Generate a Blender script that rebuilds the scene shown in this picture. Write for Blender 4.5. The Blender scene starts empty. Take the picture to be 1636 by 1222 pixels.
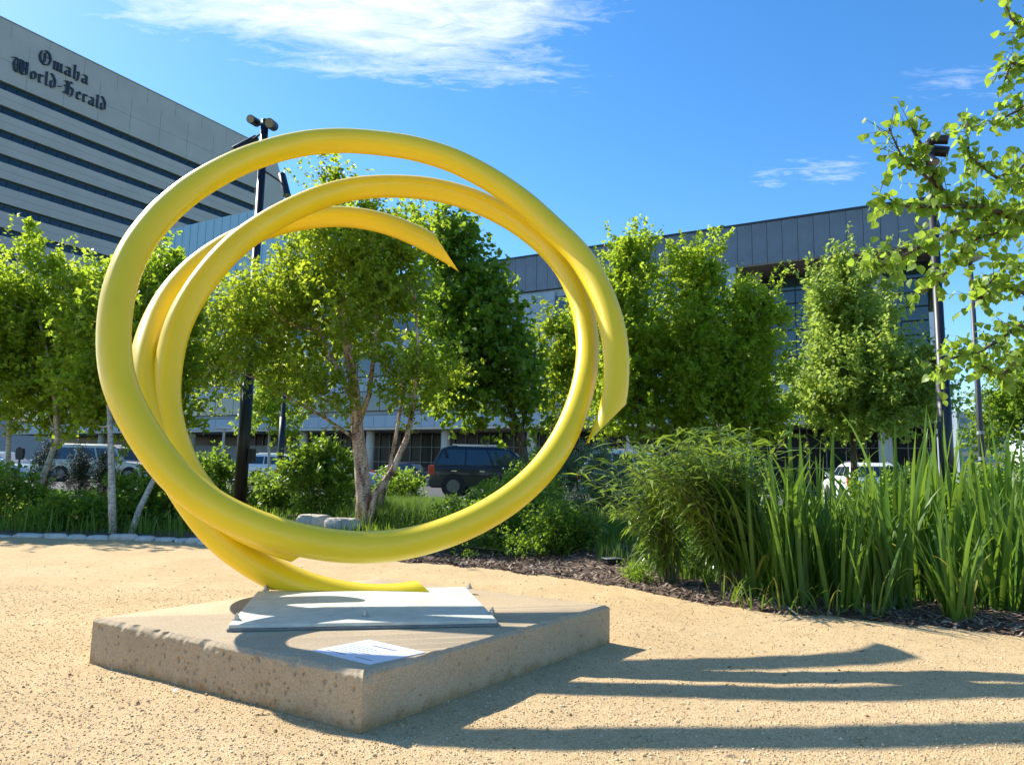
import bpy, bmesh, math, random
import numpy as np
from mathutils import Vector, Matrix
random.seed(7)
R = math.radians
SC = bpy.context.scene
COL = SC.collection

# ------------------------------------------------------------------ camera, sky, sun, exposure
PITCH, ROLL, CAMH, FPX = R(7.06), R(1.17), 1.1, 1131.0          # focal length in pixels of a 1636 wide picture
_f = np.array([0, math.cos(PITCH), math.sin(PITCH)])
_r0 = np.array([1.0, 0, 0]); _u0 = np.cross(_r0, _f)
_r = math.cos(ROLL) * _r0 + math.sin(ROLL) * _u0
_u = -math.sin(ROLL) * _r0 + math.cos(ROLL) * _u0
cam = bpy.data.cameras.new('camera'); camo = bpy.data.objects.new('camera', cam); COL.objects.link(camo)
cam.sensor_width = 36; cam.lens = 36 * FPX / 1636; cam.clip_start = .05; cam.clip_end = 3000
M = Matrix.Identity(4)
for i in range(3):
    M[i][0] = _r[i]; M[i][1] = _u[i]; M[i][2] = -_f[i]
M[2][3] = CAMH
camo.matrix_world = M
SC.camera = camo

SUN = Vector((-.98, .67, 1)).normalized()                     # towards the sun
sl = bpy.data.lights.new('sun', 'SUN'); sl.energy = 4.8; sl.angle = R(.53); sl.color = (1, .955, .86)
so = bpy.data.objects.new('sun', sl); COL.objects.link(so); so.location = (-30, 20, 40)
so.rotation_euler = SUN.to_track_quat('Z', 'Y').to_euler()

world = bpy.data.worlds.new('World'); SC.world = world; world.use_nodes = True
wn, wl = world.node_tree.nodes, world.node_tree.links
wn.clear()
def WN(t, **k):
    n = wn.new(t)
    for a, b in k.items(): setattr(n, a, b)
    return n
w_out = WN('ShaderNodeOutputWorld'); w_bg = WN('ShaderNodeBackground'); w_bg.inputs[1].default_value = .142
sky = WN('ShaderNodeTexSky', sky_type='NISHITA', sun_disc=False)
sky.sun_elevation = math.asin(SUN.z); sky.sun_rotation = math.atan2(SUN.x, SUN.y)
sky.altitude = 300; sky.air_density = 1.0; sky.dust_density = .25; sky.ozone_density = 3.2
hs = WN('ShaderNodeHueSaturation'); hs.inputs['Saturation'].default_value = 1.27; hs.inputs['Value'].default_value = .96
wl.new(sky.outputs[0], hs.inputs['Color'])
tc = WN('ShaderNodeTexCoord'); sep = WN('ShaderNodeSeparateXYZ'); wl.new(tc.outputs['Generated'], sep.inputs[0])
def wm(op, a, b=None, c=None, clamp=False):
    n = WN('ShaderNodeMath', operation=op); n.use_clamp = clamp
    for i, v in enumerate((a, b, c)):
        if v is None: continue
        if isinstance(v, (int, float)): n.inputs[i].default_value = v
        else: wl.new(v, n.inputs[i])
    return n.outputs[0]
el = wm('ARCSINE', sep.outputs[2]); az = wm('ARCTAN2', sep.outputs[0], sep.outputs[1])
# a cloud layer seen in perspective: direction over height
hh = wm('MAXIMUM', sep.outputs[2], .06)
cx = wm('DIVIDE', sep.outputs[0], hh); cy = wm('DIVIDE', sep.outputs[1], hh)
cv = WN('ShaderNodeCombineXYZ'); wl.new(cx, cv.inputs[0]); wl.new(cy, cv.inputs[1])
def cloud_noise(scale, detail, rough, sx, sy, rot, dist):
    mp = WN('ShaderNodeMapping'); mp.inputs['Scale'].default_value = (sx, sy, 1); mp.inputs['Rotation'].default_value = (0, 0, rot)
    wl.new(cv.outputs[0], mp.inputs[0])
    n = WN('ShaderNodeTexNoise'); n.inputs['Scale'].default_value = scale; n.inputs['Detail'].default_value = detail
    n.inputs['Roughness'].default_value = rough; n.inputs['Distortion'].default_value = dist
    wl.new(mp.outputs[0], n.inputs['Vector']); return n.outputs[0]
n1 = cloud_noise(2.2, 12, .62, 1, 2.1, R(14), .35)
n2 = cloud_noise(7.0, 10, .70, 1, 2.6, R(10), .8)
def bump(x, c, w):                                              # smooth hill: 1 at c, 0 beyond w
    d = wm('DIVIDE', wm('ABSOLUTE', wm('SUBTRACT', x, c)), w)
    return wm('SUBTRACT', 1, wm('MULTIPLY', d, d), clamp=True)
def cloudpatch(caz, waz, cel, wel, gain):
    return wm('MULTIPLY', wm('MULTIPLY', bump(az, R(caz), R(waz)), bump(el, R(cel), R(wel))), gain)
p1 = cloudpatch(-18, 31, 43.5, 15.3, 1.0)
p2 = cloudpatch(23, 6.0, 22.3, 1.8, .22)
p3 = cloudpatch(35, 14, 25.5, 3.2, .10)
pm = wm('MAXIMUM', p1, wm('MAXIMUM', p2, p3))
nn = wm('ADD', wm('MULTIPLY', n1, .62), wm('MULTIPLY', n2, .42))
cm = wm('SUBTRACT', wm('ADD', nn, wm('MULTIPLY', wm('POWER', pm, .40), .60)), .80)
cm = wm('MULTIPLY', cm, 3.4, clamp=True)
cm = wm('MULTIPLY', wm('MULTIPLY', cm, wm('MINIMUM', wm('MULTIPLY', pm, 8), 1)), .93)
mx = WN('ShaderNodeMix', data_type='RGBA'); wl.new(cm, mx.inputs[0]); wl.new(hs.outputs[0], mx.inputs[6]); mx.inputs[7].default_value = (4.6, 4.9, 5.6, 1)
wl.new(mx.outputs[2], w_bg.inputs[0]); wl.new(w_bg.outputs[0], w_out.inputs[0])
SC.view_settings.view_transform = 'Standard'; SC.view_settings.look = 'None'
SC.view_settings.exposure = .92; SC.view_settings.gamma = 1; SC.view_settings.use_curve_mapping = False
SC.render.engine = 'CYCLES'
SC.cycles.max_bounces = 8; SC.cycles.transparent_max_bounces = 8; SC.cycles.caustics_reflective = False; SC.cycles.caustics_refractive = False

def ray(x, y): return _f + _r * (x - 818) / FPX - _u * (y - 611) / FPX
def at(x, y, Y):                                                # the point Y metres ahead that the photograph shows at x, y
    d = ray(x, y); p = np.array([0, 0, CAMH]) + d * (Y / d[1]); return Vector(p)

# ------------------------------------------------------------------ helpers
def tag(o, label=None, cat=None, group=None, kind=None):
    if label: o['label'] = label
    if cat: o['category'] = cat
    if group: o['group'] = group
    if kind: o['kind'] = kind
    return o
def link(name, me, mat=None, parent=None):
    if mat is not None and not me.materials: me.materials.append(mat)
    o = bpy.data.objects.new(name, me); COL.objects.link(o)
    if parent is not None: o.parent = parent
    return o
def empty(name, loc=(0, 0, 0), rz=0, label=None, cat=None, group=None):
    o = bpy.data.objects.new(name, None); COL.objects.link(o); o.location = loc; o.rotation_euler = (0, 0, rz)
    o.empty_display_size = .2
    return tag(o, label, cat, group)
def copy_tree(o, parent=None):
    c = o.copy(); COL.objects.link(c)
    if parent is not None: c.parent = parent
    for ch in list(o.children): copy_tree(ch, c)
    return c
class MB:
    def __init__(s): s.v = []; s.f = []; s.sm = False
    def add(s, vs, fs):
        n = len(s.v); s.v += [tuple(v) for v in vs]; s.f += [tuple(i + n for i in f) for f in fs]; return s
    def box(s, x0, x1, y0, y1, z0, z1):
        return s.add([(x0,y0,z0),(x1,y0,z0),(x1,y1,z0),(x0,y1,z0),(x0,y0,z1),(x1,y0,z1),(x1,y1,z1),(x0,y1,z1)],
                     [(0,3,2,1),(4,5,6,7),(0,1,5,4),(1,2,6,5),(2,3,7,6),(3,0,4,7)])
    def prism(s, poly, axis, a, b):                             # polygon in the two other axes, extruded from a to b
        def P(u, v, w): return {'x': (w, u, v), 'y': (u, w, v), 'z': (u, v, w)}[axis]
        n = len(poly); vs = [P(u, v, a) for u, v in poly] + [P(u, v, b) for u, v in poly]
        fs = [tuple(range(n))[::-1], tuple(range(n, 2 * n))] + [(i, (i + 1) % n, n + (i + 1) % n, n + i) for i in range(n)]
        return s.add(vs, fs)
    def tube(s, pts, rad, n=8, cap=True, up=None):
        pts = [Vector(p) for p in pts]; m = len(pts)
        if isinstance(rad, (int, float)): rad = [rad] * m
        base = len(s.v); t0 = (pts[1] - pts[0]).normalized()
        a = Vector(up) if up else (Vector((0, 0, 1)) if abs(t0.z) < .9 else Vector((1, 0, 0)))
        a = (a - t0 * a.dot(t0)).normalized(); vs = []
        for i in range(m):
            t = (pts[min(i + 1, m - 1)] - pts[max(i - 1, 0)]).normalized()
            a = (a - t * a.dot(t)).normalized(); b = t.cross(a)
            for k in range(n):
                q = 2 * math.pi * k / n; vs.append(pts[i] + (a * math.cos(q) + b * math.sin(q)) * rad[i])
        fs = [(i * n + k, i * n + (k + 1) % n, (i + 1) * n + (k + 1) % n, (i + 1) * n + k) for i in range(m - 1) for k in range(n)]
        if cap: fs += [tuple(range(n))[::-1], tuple(range((m - 1) * n, m * n))]
        return s.add(vs, fs)
    def build(s, name, mat, parent=None, smooth=False, bevel=0, seg=2):
        me = bpy.data.meshes.new(name); me.from_pydata(s.v, [], s.f)
        bm = bmesh.new(); bm.from_mesh(me); bmesh.ops.recalc_face_normals(bm, faces=bm.faces)
        if bevel:
            es = [e for e in bm.edges if len(e.link_faces) == 2 and e.calc_face_angle(0) > .4]
            bmesh.ops.bevel(bm, geom=es, offset=bevel, segments=seg, affect='EDGES', profile=.5, clamp_overlap=True)
        bm.to_mesh(me); bm.free()
        if smooth: me.shade_smooth()
        return link(name, me, mat, parent)
def smooth_angle(o, ang=R(40)):
    me = o.data; me.shade_smooth()
    bm = bmesh.new(); bm.from_mesh(me)
    for e in bm.edges:
        if len(e.link_faces) == 2 and e.calc_face_angle(0) > ang: e.smooth = False
    bm.to_mesh(me); bm.free()
def fastmesh(name, V, F):                                       # V (n,3), F (m,k) same size faces
    me = bpy.data.meshes.new(name); V = np.ascontiguousarray(V, np.float32); F = np.ascontiguousarray(F, np.int32)
    me.vertices.add(len(V)); me.vertices.foreach_set('co', V.ravel())
    k = F.shape[1]; me.loops.add(F.size); me.loops.foreach_set('vertex_index', F.ravel())
    me.polygons.add(len(F)); me.polygons.foreach_set('loop_start', np.arange(0, F.size, k, dtype=np.int32))
    try: me.polygons.foreach_set('loop_total', np.full(len(F), k, np.int32))
    except Exception: pass
    me.update(calc_edges=True); return me
def norm(a): return a / np.maximum(np.linalg.norm(a, axis=-1, keepdims=True), 1e-9)

# ------------------------------------------------------------------ materials
def new_mat(name):
    m = bpy.data.materials.new(name); m.use_nodes = True; nt = m.node_tree
    b = nt.nodes['Principled BSDF']; return m, nt, b
def ramp(nt, fac, stops):
    r = nt.nodes.new('ShaderNodeValToRGB'); e = r.color_ramp.elements
    while len(e) < len(stops): e.new(.5)
    for i, (p, c) in enumerate(stops): e[i].position = p; e[i].color = (*c, 1)
    nt.links.new(fac, r.inputs[0]); return r.outputs[0]
def noise(nt, scale, detail=4, rough=.55, vec=None, stretch=None, dist=0):
    n = nt.nodes.new('ShaderNodeTexNoise'); n.inputs['Scale'].default_value = scale; n.inputs['Detail'].default_value = detail
    n.inputs['Roughness'].default_value = rough; n.inputs['Distortion'].default_value = dist
    tcn = nt.nodes.new('ShaderNodeTexCoord'); v = vec or tcn.outputs['Object']
    if stretch:
        mp = nt.nodes.new('ShaderNodeMapping'); mp.inputs['Scale'].default_value = stretch; nt.links.new(v, mp.inputs[0]); v = mp.outputs[0]
    nt.links.new(v, n.inputs['Vector']); return n.outputs[0]
def bumpn(nt, b, h, strength, dist):
    n = nt.nodes.new('ShaderNodeBump'); n.inputs['Strength'].default_value = strength; n.inputs['Distance'].default_value = dist
    nt.links.new(h, n.inputs['Height']); nt.links.new(n.outputs[0], b.inputs['Normal']); return n
def mat(name, c, rough=.6, var=.12, scale=6, metal=0, bmp=0, bscale=60, bdist=.003, coat=0, stretch=None, spec=None):
    m, nt, b = new_mat(name)
    lo = tuple(x * (1 - var) for x in c); hi = tuple(min(1, x * (1 + var)) for x in c)
    nt.links.new(ramp(nt, noise(nt, scale, stretch=stretch), [(.3, lo), (.7, hi)]), b.inputs['Base Color'])
    b.inputs['Roughness'].default_value = rough; b.inputs['Metallic'].default_value = metal; b.inputs['Coat Weight'].default_value = coat
    if spec is not None: b.inputs['Specular IOR Level'].default_value = spec
    if bmp: bumpn(nt, b, noise(nt, bscale, 5, .6), bmp, bdist)
    return m
def leaf_mat(name, dark, light, tr, trc, rough=.45, spec=.4):
    m, nt, b = new_mat(name)
    g = nt.nodes.new('ShaderNodeNewGeometry')
    c = ramp(nt, g.outputs['Random Per Island'], [(.0, dark), (1, light)])
    nt.links.new(c, b.inputs['Base Color']); b.inputs['Roughness'].default_value = rough; b.inputs['Specular IOR Level'].default_value = spec
    t = nt.nodes.new('ShaderNodeBsdfTranslucent')
    mxc = nt.nodes.new('ShaderNodeMix'); mxc.data_type = 'RGBA'; mxc.inputs[0].default_value = .75
    nt.links.new(c, mxc.inputs[6]); mxc.inputs[7].default_value = (*trc, 1); nt.links.new(mxc.outputs[2], t.inputs[0])
    ms = nt.nodes.new('ShaderNodeMixShader'); ms.inputs[0].default_value = tr
    nt.links.new(b.outputs[0], ms.inputs[1]); nt.links.new(t.outputs[0], ms.inputs[2])
    nt.links.new(ms.outputs[0], nt.nodes['Material Output'].inputs[0]); return m

m_leaf_birch = leaf_mat('birch_leaf', (.08, .155, .012), (.25, .35, .03), .58, (.60, .70, .04))
m_leaf_lime = leaf_mat('lime_leaf', (.10, .18, .012), (.28, .38, .03), .60, (.56, .71, .045))
m_leaf_dark = leaf_mat('dark_leaf', (.05, .115, .012), (.15, .26, .028), .52, (.40, .58, .04))
m_leaf_maple = leaf_mat('maple_leaf', (.13, .21, .035), (.30, .39, .08), .54, (.54, .68, .10))
m_leaf_near = leaf_mat('near_leaf', (.08, .16, .02), (.23, .35, .045), .54, (.50, .68, .06))
m_leaf_shrub = leaf_mat('shrub_leaf', (.05, .11, .014), (.17, .28, .03), .48, (.42, .60, .045))
m_leaf_grey = leaf_mat('grey_leaf', (.10, .15, .08), (.20, .27, .15), .35, (.24, .34, .13))
m_leaf_wil = leaf_mat('willow_leaf', (.06, .125, .02), (.18, .28, .04), .40, (.40, .54, .05), rough=.35, spec=.6)
m_leaf_yew = leaf_mat('yew_leaf', (.012, .028, .010), (.03, .055, .016), .1, (.05, .09, .02))
m_iris = leaf_mat('iris_blade', (.030, .085, .010), (.12, .23, .028), .34, (.32, .50, .04), rough=.46, spec=.4)
m_irisy = leaf_mat('yellowing_blade', (.18, .22, .03), (.36, .34, .06), .40, (.50, .46, .07), rough=.4)
m_grass = leaf_mat('grass_blade', (.05, .12, .02), (.15, .27, .04), .4, (.28, .44, .05))
m_dead = leaf_mat('dry_leaf', (.25, .19, .09), (.42, .33, .17), .3, (.45, .33, .14))

def birch_bark():
    m, nt, b = new_mat('birch_bark')
    n = noise(nt, 9, 6, .7, stretch=(1, 1, .28)); n2 = noise(nt, 26, 5, .6, stretch=(1, 1, 2.4))
    mxn = nt.nodes.new('ShaderNodeMath'); mxn.operation = 'MULTIPLY_ADD'; nt.links.new(n, mxn.inputs[0]); mxn.inputs[1].default_value = .55
    k = nt.nodes.new('ShaderNodeMath'); k.operation = 'MULTIPLY'; nt.links.new(n2, k.inputs[0]); k.inputs[1].default_value = .45; nt.links.new(k.outputs[0], mxn.inputs[2])
    c = ramp(nt, mxn.outputs[0], [(.40, (.03, .018, .012)), (.46, (.22, .12, .07)), (.52, (.50, .34, .22)), (.60, (.66, .55, .43))])
    nt.links.new(c, b.inputs['Base Color']); b.inputs['Roughness'].default_value = .8; bumpn(nt, b, mxn.outputs[0], 1, .02); return m
m_birch = birch_bark()
m_whitebark = mat('pale_bark', (.42, .37, .29), .8, .6, 16, bmp=.8, bscale=40, stretch=(1, 1, 2.5))
m_bark = mat('dark_bark', (.085, .062, .045), .9, .3, 20, bmp=1, bscale=50, bdist=.01, stretch=(1, 1, .4))
m_stem = mat('stem', (.12, .13, .05), .7, .3, 20)

def gravel_mat():
    m, nt, b = new_mat('decomposed_granite')
    big = noise(nt, 1.3, 5, .6); mid = noise(nt, 14, 4, .6); fine = noise(nt, 230, 3, .7)
    v = nt.nodes.new('ShaderNodeTexVoronoi'); v.inputs['Scale'].default_value = 150
    tcn = nt.nodes.new('ShaderNodeTexCoord'); nt.links.new(tcn.outputs['Object'], v.inputs['Vector'])
    c1 = ramp(nt, v.outputs['Color'], [(.12, (.38, .255, .13)), (.5, (.66, .49, .265)), (.9, (.82, .65, .41))])
    c2 = ramp(nt, fine, [(.32, (.32, .215, .105)), (.5, (.66, .49, .265)), (.72, (.80, .64, .40))])
    mm = nt.nodes.new('ShaderNodeMix'); mm.data_type = 'RGBA'; mm.inputs[0].default_value = .5; nt.links.new(c1, mm.inputs[6]); nt.links.new(c2, mm.inputs[7])
    tint = ramp(nt, big, [(.3, (.88, .84, .78)), (.7, (1.05, 1.02, 1.0))])
    t2 = ramp(nt, mid, [(.3, (.90, .88, .86)), (.65, (1.03, 1.03, 1.03))])
    for t in (tint, t2):
        k = nt.nodes.new('ShaderNodeMix'); k.data_type = 'RGBA'; k.blend_type = 'MULTIPLY'; k.inputs[0].default_value = 1
        nt.links.new(mm.outputs[2], k.inputs[6]); nt.links.new(t, k.inputs[7]); mm = k
    nt.links.new(mm.outputs[2], b.inputs['Base Color']); b.inputs['Roughness'].default_value = .95; b.inputs['Specular IOR Level'].default_value = .15
    ad = nt.nodes.new('ShaderNodeMath'); ad.operation = 'ADD'; nt.links.new(v.outputs['Distance'], ad.inputs[0]); nt.links.new(fine, ad.inputs[1])
    bumpn(nt, b, ad.outputs[0], .8, .006); return m
m_gravel = gravel_mat()
def pebble_mat():
    m, nt, b = new_mat('pebble'); g = nt.nodes.new('ShaderNodeNewGeometry')
    c = ramp(nt, g.outputs['Random Per Island'], [(0, (.28, .18, .08)), (.2, (.52, .36, .18)), (.7, (.66, .485, .26)), (1, (.82, .68, .46))])
    nt.links.new(c, b.inputs['Base Color']); b.inputs['Roughness'].default_value = .85; return m
m_pebble = pebble_mat()
def soil_mat():
    m, nt, b = new_mat('bark_mulch'); n = noise(nt, 40, 6, .75, dist=.6); n2 = noise(nt, 3, 3)
    c = ramp(nt, n, [(.3, (.045, .028, .018)), (.5, (.14, .09, .06)), (.62, (.24, .17, .12)), (.75, (.36, .27, .20))])
    nt.links.new(c, b.inputs['Base Color']); b.inputs['Roughness'].default_value = .95; bumpn(nt, b, n, 1, .03); return m
m_soil = soil_mat()
def chip_mat():
    m, nt, b = new_mat('mulch_chip'); g = nt.nodes.new('ShaderNodeNewGeometry')
    c = ramp(nt, g.outputs['Random Per Island'], [(0, (.05, .03, .02)), (.5, (.17, .11, .075)), (.85, (.32, .23, .16)), (1, (.50, .40, .29))])
    nt.links.new(c, b.inputs['Base Color']); b.inputs['Roughness'].default_value = .9; return m
m_chip = chip_mat()
m_lawn = mat('lawn', (.075, .13, .03), .9, .35, 3, bmp=1, bscale=60, bdist=.03)
m_asphalt = mat('asphalt', (.055, .055, .056), .9, .15, 30, bmp=.3, bscale=300)
m_concrete_walk = mat('walk_concrete', (.42, .39, .34), .85, .1, 3)

def slab_mat():
    m, nt, b = new_mat('cast_concrete'); tcn = nt.nodes.new('ShaderNodeTexCoord')
    big = noise(nt, 2.5, 5, .6); fine = noise(nt, 120, 3, .7)
    sx_ = nt.nodes.new('ShaderNodeSeparateXYZ'); nt.links.new(tcn.outputs['Object'], sx_.inputs[0])
    st_ = nt.nodes.new('ShaderNodeMath'); st_.operation = 'MULTIPLY_ADD'; nt.links.new(noise(nt, 11, 5, .65, stretch=(1, 1, .35)), st_.inputs[0]); st_.inputs[1].default_value = .16; nt.links.new(sx_.outputs[2], st_.inputs[2])
    dirt = ramp(nt, st_.outputs[0], [(.085, (.80, .70, .56)), (.13, (1, 1, 1))])
    c = ramp(nt, fine, [(.3, (.32, .235, .145)), (.5, (.46, .36, .235)), (.75, (.56, .45, .31))])
    tint = ramp(nt, big, [(.3, (.86, .84, .80)), (.7, (1.03, 1.02, 1.0))])
    k = nt.nodes.new('ShaderNodeMix'); k.data_type = 'RGBA'; k.blend_type = 'MULTIPLY'; k.inputs[0].default_value = 1
    nt.links.new(c, k.inputs[6]); nt.links.new(tint, k.inputs[7]); k2 = nt.nodes.new('ShaderNodeMix'); k2.data_type = 'RGBA'; k2.blend_type = 'MULTIPLY'; k2.inputs[0].default_value = 1
    nt.links.new(k.outputs[2], k2.inputs[6]); nt.links.new(dirt, k2.inputs[7]); nt.links.new(k2.outputs[2], b.inputs['Base Color'])
    b.inputs['Roughness'].default_value = .9; b.inputs['Specular IOR Level'].default_value = .2; bumpn(nt, b, fine, .35, .004); return m
m_slab = slab_mat()

def paint_mat():
    m, nt, b = new_mat('yellow_paint')
    n = noise(nt, 3, 4)
    nt.links.new(ramp(nt, n, [(.3, (.78, .575, .010)), (.7, (.83, .61, .014))]), b.inputs['Base Color'])
    b.inputs['Coat Weight'].default_value = .12; b.inputs['Coat Roughness'].default_value = .25
    nt.links.new(ramp(nt, noise(nt, 8, 5), [(.3, (.30,) * 3), (.7, (.42,) * 3)]), b.inputs['Roughness']); bumpn(nt, b, noise(nt, 5, 3), .12, .01)
    return m
m_yellow = paint_mat()
m_plate = mat('pale_steel', (.57, .58, .485), .5, .14, 14, bmp=.1, bscale=20)
m_plate_edge = mat('dark_steel', (.20, .20, .19), .5, .2, 20, metal=.3)
m_bolt = mat('galvanised', (.45, .45, .43), .35, .15, 40, metal=.8)
m_plaque = mat('white_plaque', (.66, .70, .80), .35, .03, 10)
m_ink = mat('ink', (.22, .24, .30), .5)
m_black = mat('black_pole', (.012, .013, .015), .45, .2, 12)
m_lens = mat('lamp_lens', (.20, .18, .13), .2, .15, 30)
m_rock = mat('boulder', (.55, .48, .38), .9, .22, 5, bmp=1, bscale=12, bdist=.03)
m_edge = mat('edging_stone', (.52, .49, .43), .9, .2, 9, bmp=.8, bscale=20, bdist=.01)
m_conc = mat('tower_concrete', (.47, .41, .395), .85, .07, .25, bmp=.15, bscale=3, bdist=.02)
m_concj = mat('tower_joint', (.29, .265, .245), .85)
def glass_mat(name, c, rough=.08, spec=.8):
    m, nt, b = new_mat(name); b.inputs['Base Color'].default_value = (*c, 1); b.inputs['Roughness'].default_value = rough
    b.inputs['Specular IOR Level'].default_value = spec; b.inputs['Coat Weight'].default_value = .4 if spec > .5 else 0
    nt.links.new(ramp(nt, noise(nt, .4, 3), [(.35, tuple(x * .7 for x in c)), (.65, tuple(x * 1.3 for x in c))]), b.inputs['Base Color']); return m
m_glass_t = glass_mat('tower_glass', (.014, .035, .062), .15, .4)
m_glass_m = glass_mat('teal_glass', (.035, .07, .085), .06)
m_glass_d = glass_mat('dark_glass', (.012, .015, .017), .25, .2)
m_mull = mat('dark_mullion', (.03, .035, .04), .5)
m_mull_w = mat('pale_mullion', (.34, .35, .35), .5)
m_zinc = mat('zinc_panel', (.17, .20, .245), .55, .14, .8, metal=.1, bmp=.2, bscale=2, bdist=.01)
m_zinc_l = mat('pale_panel', (.34, .41, .47), .45, .08, .8)
m_blue = mat('pale_blue_panel', (.36, .52, .60), .4, .05, .5)
m_soffit = mat('soffit', (.26, .20, .15), .8, .1, 2)
m_cream = mat('cream_column', (.60, .53, .42), .7, .06, 3)
m_grey = mat('grey_wall', (.36, .37, .37), .8, .1, 1)
m_sign = mat('sign_letter', (.012, .02, .035), .4)
m_tyre = mat('tyre', (.015, .015, .015), .8)
m_rim = mat('alloy', (.16, .16, .165), .4, .1, 20, metal=.8)
m_carglass = glass_mat('car_glass', (.015, .03, .05), .04)
m_red = mat('tail_lens', (.55, .05, .02), .25)
m_chrome = mat('chrome', (.6, .6, .6), .2, .05, 5, metal=1)
m_amber = mat('head_lens', (.6, .58, .5), .15)
m_wood = mat('weathered_wood', (.24, .22, .20), .9, .25, 12, stretch=(1, 1, .1))
m_far = mat('far_building', (.24, .28, .34), .8, .1, .1)

# ------------------------------------------------------------------ ground
BX = [-60, -12, -7.3, -6.2, -5.05, -4.18, -3.4, -2.6, -1.9, -1.28, -.81, -.37, .06, .45, .81, 1.13, 1.5, 1.79, 1.97, 2.42, 2.85, 3.2, 3.7, 5, 8, 40]
BY = [11.5, 10.9, 10.46, 10.4, 10.37, 10.05, 10.1, 9.8, 9.1, 8.59, 8.38, 8.18, 7.85, 7.58, 7.3, 6.96, 6.5, 6.15, 5.9, 5.78, 5.62, 5.45, 5.22, 5.0, 4.8, 4.6]
def bound(x): return np.interp(x, BX, BY)
def sstep(a, b, x):
    t = np.clip((x - a) / (b - a), 0, 1); return t * t * (3 - 2 * t)
def wob(x, y): return .5 * np.sin(x * 2.3 + 1.3 * np.sin(y * 1.7)) + .5 * np.sin(y * 2.9 + 1.1 * np.sin(x * 3.1))
def gz(x, y):                                                   # height of the planted ground
    x = np.asarray(x, float); y = np.asarray(y, float)
    d = y - bound(x) + .05 * np.sin(x * 9) + .03 * np.sin(x * 23 + y * 7)
    z = -.05 + .075 * sstep(-.08, .12, d) + .09 * sstep(.5, 5, d) + .018 * wob(x * 2, y * 2) * sstep(0, .6, d)
    z = z + .20 * np.exp(-((x - 1.45) ** 2 / .5 + (y - 8.6) ** 2 / .45)) * sstep(0, .8, d)
    return np.where(y > 17, z * 0 + .1, z) if False else z
def grid(name, xs, ys, zf, m):
    X, Y = np.meshgrid(xs, ys); Z = zf(X, Y); nx, ny = len(xs), len(ys)
    V = np.stack([X, Y, Z], -1).reshape(-1, 3); i = (np.arange(ny - 1)[:, None] * nx + np.arange(nx - 1)).ravel()
    me = fastmesh(name, V, np.stack([i, i + 1, i + nx + 1, i + nx], 1)); me.shade_smooth()
    return tag(link(name, me, m), kind='structure')
xs = np.concatenate([np.arange(-60, -9, .6), np.arange(-9, 9, .06), np.arange(9, 60, .6)])
ys = np.concatenate([np.arange(4.2, 11.5, .06), np.arange(11.5, 18.2, .15)])
grid('planting_bed', xs, ys, gz, m_soil)
gx = np.concatenate([np.arange(-60, -6, 1.0), np.arange(-6, 6, .05), np.arange(6, 60, 1.0)])
gy = np.concatenate([np.arange(-12, 1.6, .5), np.arange(1.6, 7, .05), np.arange(7, 12.6, .2)])
rg = np.random.default_rng(3)
def gravz(X, Y): return .0025 * np.sin(X * 13 + 2 * np.sin(Y * 9)) * np.sin(Y * 15 + 2 * np.sin(X * 11)) + .004 * wob(X * 1.4, Y * 1.9) + .002 * wob(X * 7, Y * 6)
grid('gravel_path', gx, gy, gravz, m_gravel)
def sheet(name, x0, x1, y0, y1, z, m):
    return tag(MB().add([(x0, y0, z), (x1, y0, z), (x1, y1, z), (x0, y1, z)], [(0, 1, 2, 3)]).build(name, m), kind='structure')
sheet('ground', -1500, 1500, -1500, 1500, -.12, m_lawn)
sheet('lawn', -70, 70, 18.0, 24.2, .10, m_lawn)
tag(MB().box(-90, 90, 24.2, 24.35, -.1, .13).build('kerb', m_concrete_walk), kind='structure')
sheet('road', -90, 90, 24.35, 75, .02, m_asphalt)
tag(MB().box(-90, 12, 43.5, 47.5, -.1, .15).build('pavement', m_concrete_walk), kind='structure')

# gravel grains near the camera
def scatter_stones(name, n, y0, y1, spread, smin, smax, m, label, seed):
    g = np.random.default_rng(seed); y = y0 + (y1 - y0) * g.random(n) ** 1.5; x = (g.random(n) * 2 - 1) * (spread * y + .3)
    keep = y < bound(x) - .02; x, y = x[keep], y[keep]; n = len(x)
    s = smin + (smax - smin) * g.random(n) ** 2.5
    o = np.array([(1,0,0),(0,1,0),(-1,0,0),(0,-1,0),(0,0,.8),(0,0,-.8)], float)
    V = o[None] * s[:, None, None] * (1 + .5 * (g.random((n, 6, 1)) - .5)); a = g.random(n) * 6.28
    c, sn = np.cos(a)[:, None], np.sin(a)[:, None]; X = V[..., 0] * c - V[..., 1] * sn; Y = V[..., 0] * sn + V[..., 1] * c
    Z = V[..., 2] + gravz(x, y)[:, None] + s[:, None] * .35
    V = np.stack([X + x[:, None], Y + y[:, None], Z], -1).reshape(-1, 3)
    f = np.array([(0,1,4),(1,2,4),(2,3,4),(3,0,4),(1,0,5),(2,1,5),(3,2,5),(0,3,5)])
    F = (f[None] + 6 * np.arange(n)[:, None, None]).reshape(-1, 3)
    return tag(link(name, fastmesh(name, V, F), m), label, 'gravel', kind='stuff')
scatter_stones('gravel_grains', 95000, 1.9, 6.5, .78, .0016, .0058, m_pebble, 'loose tan gravel grains covering the path', 5)

scatter_stones('gravel_grains', 2600, 1.9, 8.0, .78, .004, .011, m_pebble, 'sparse larger pebbles lying on the tan gravel path', 6)

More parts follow.
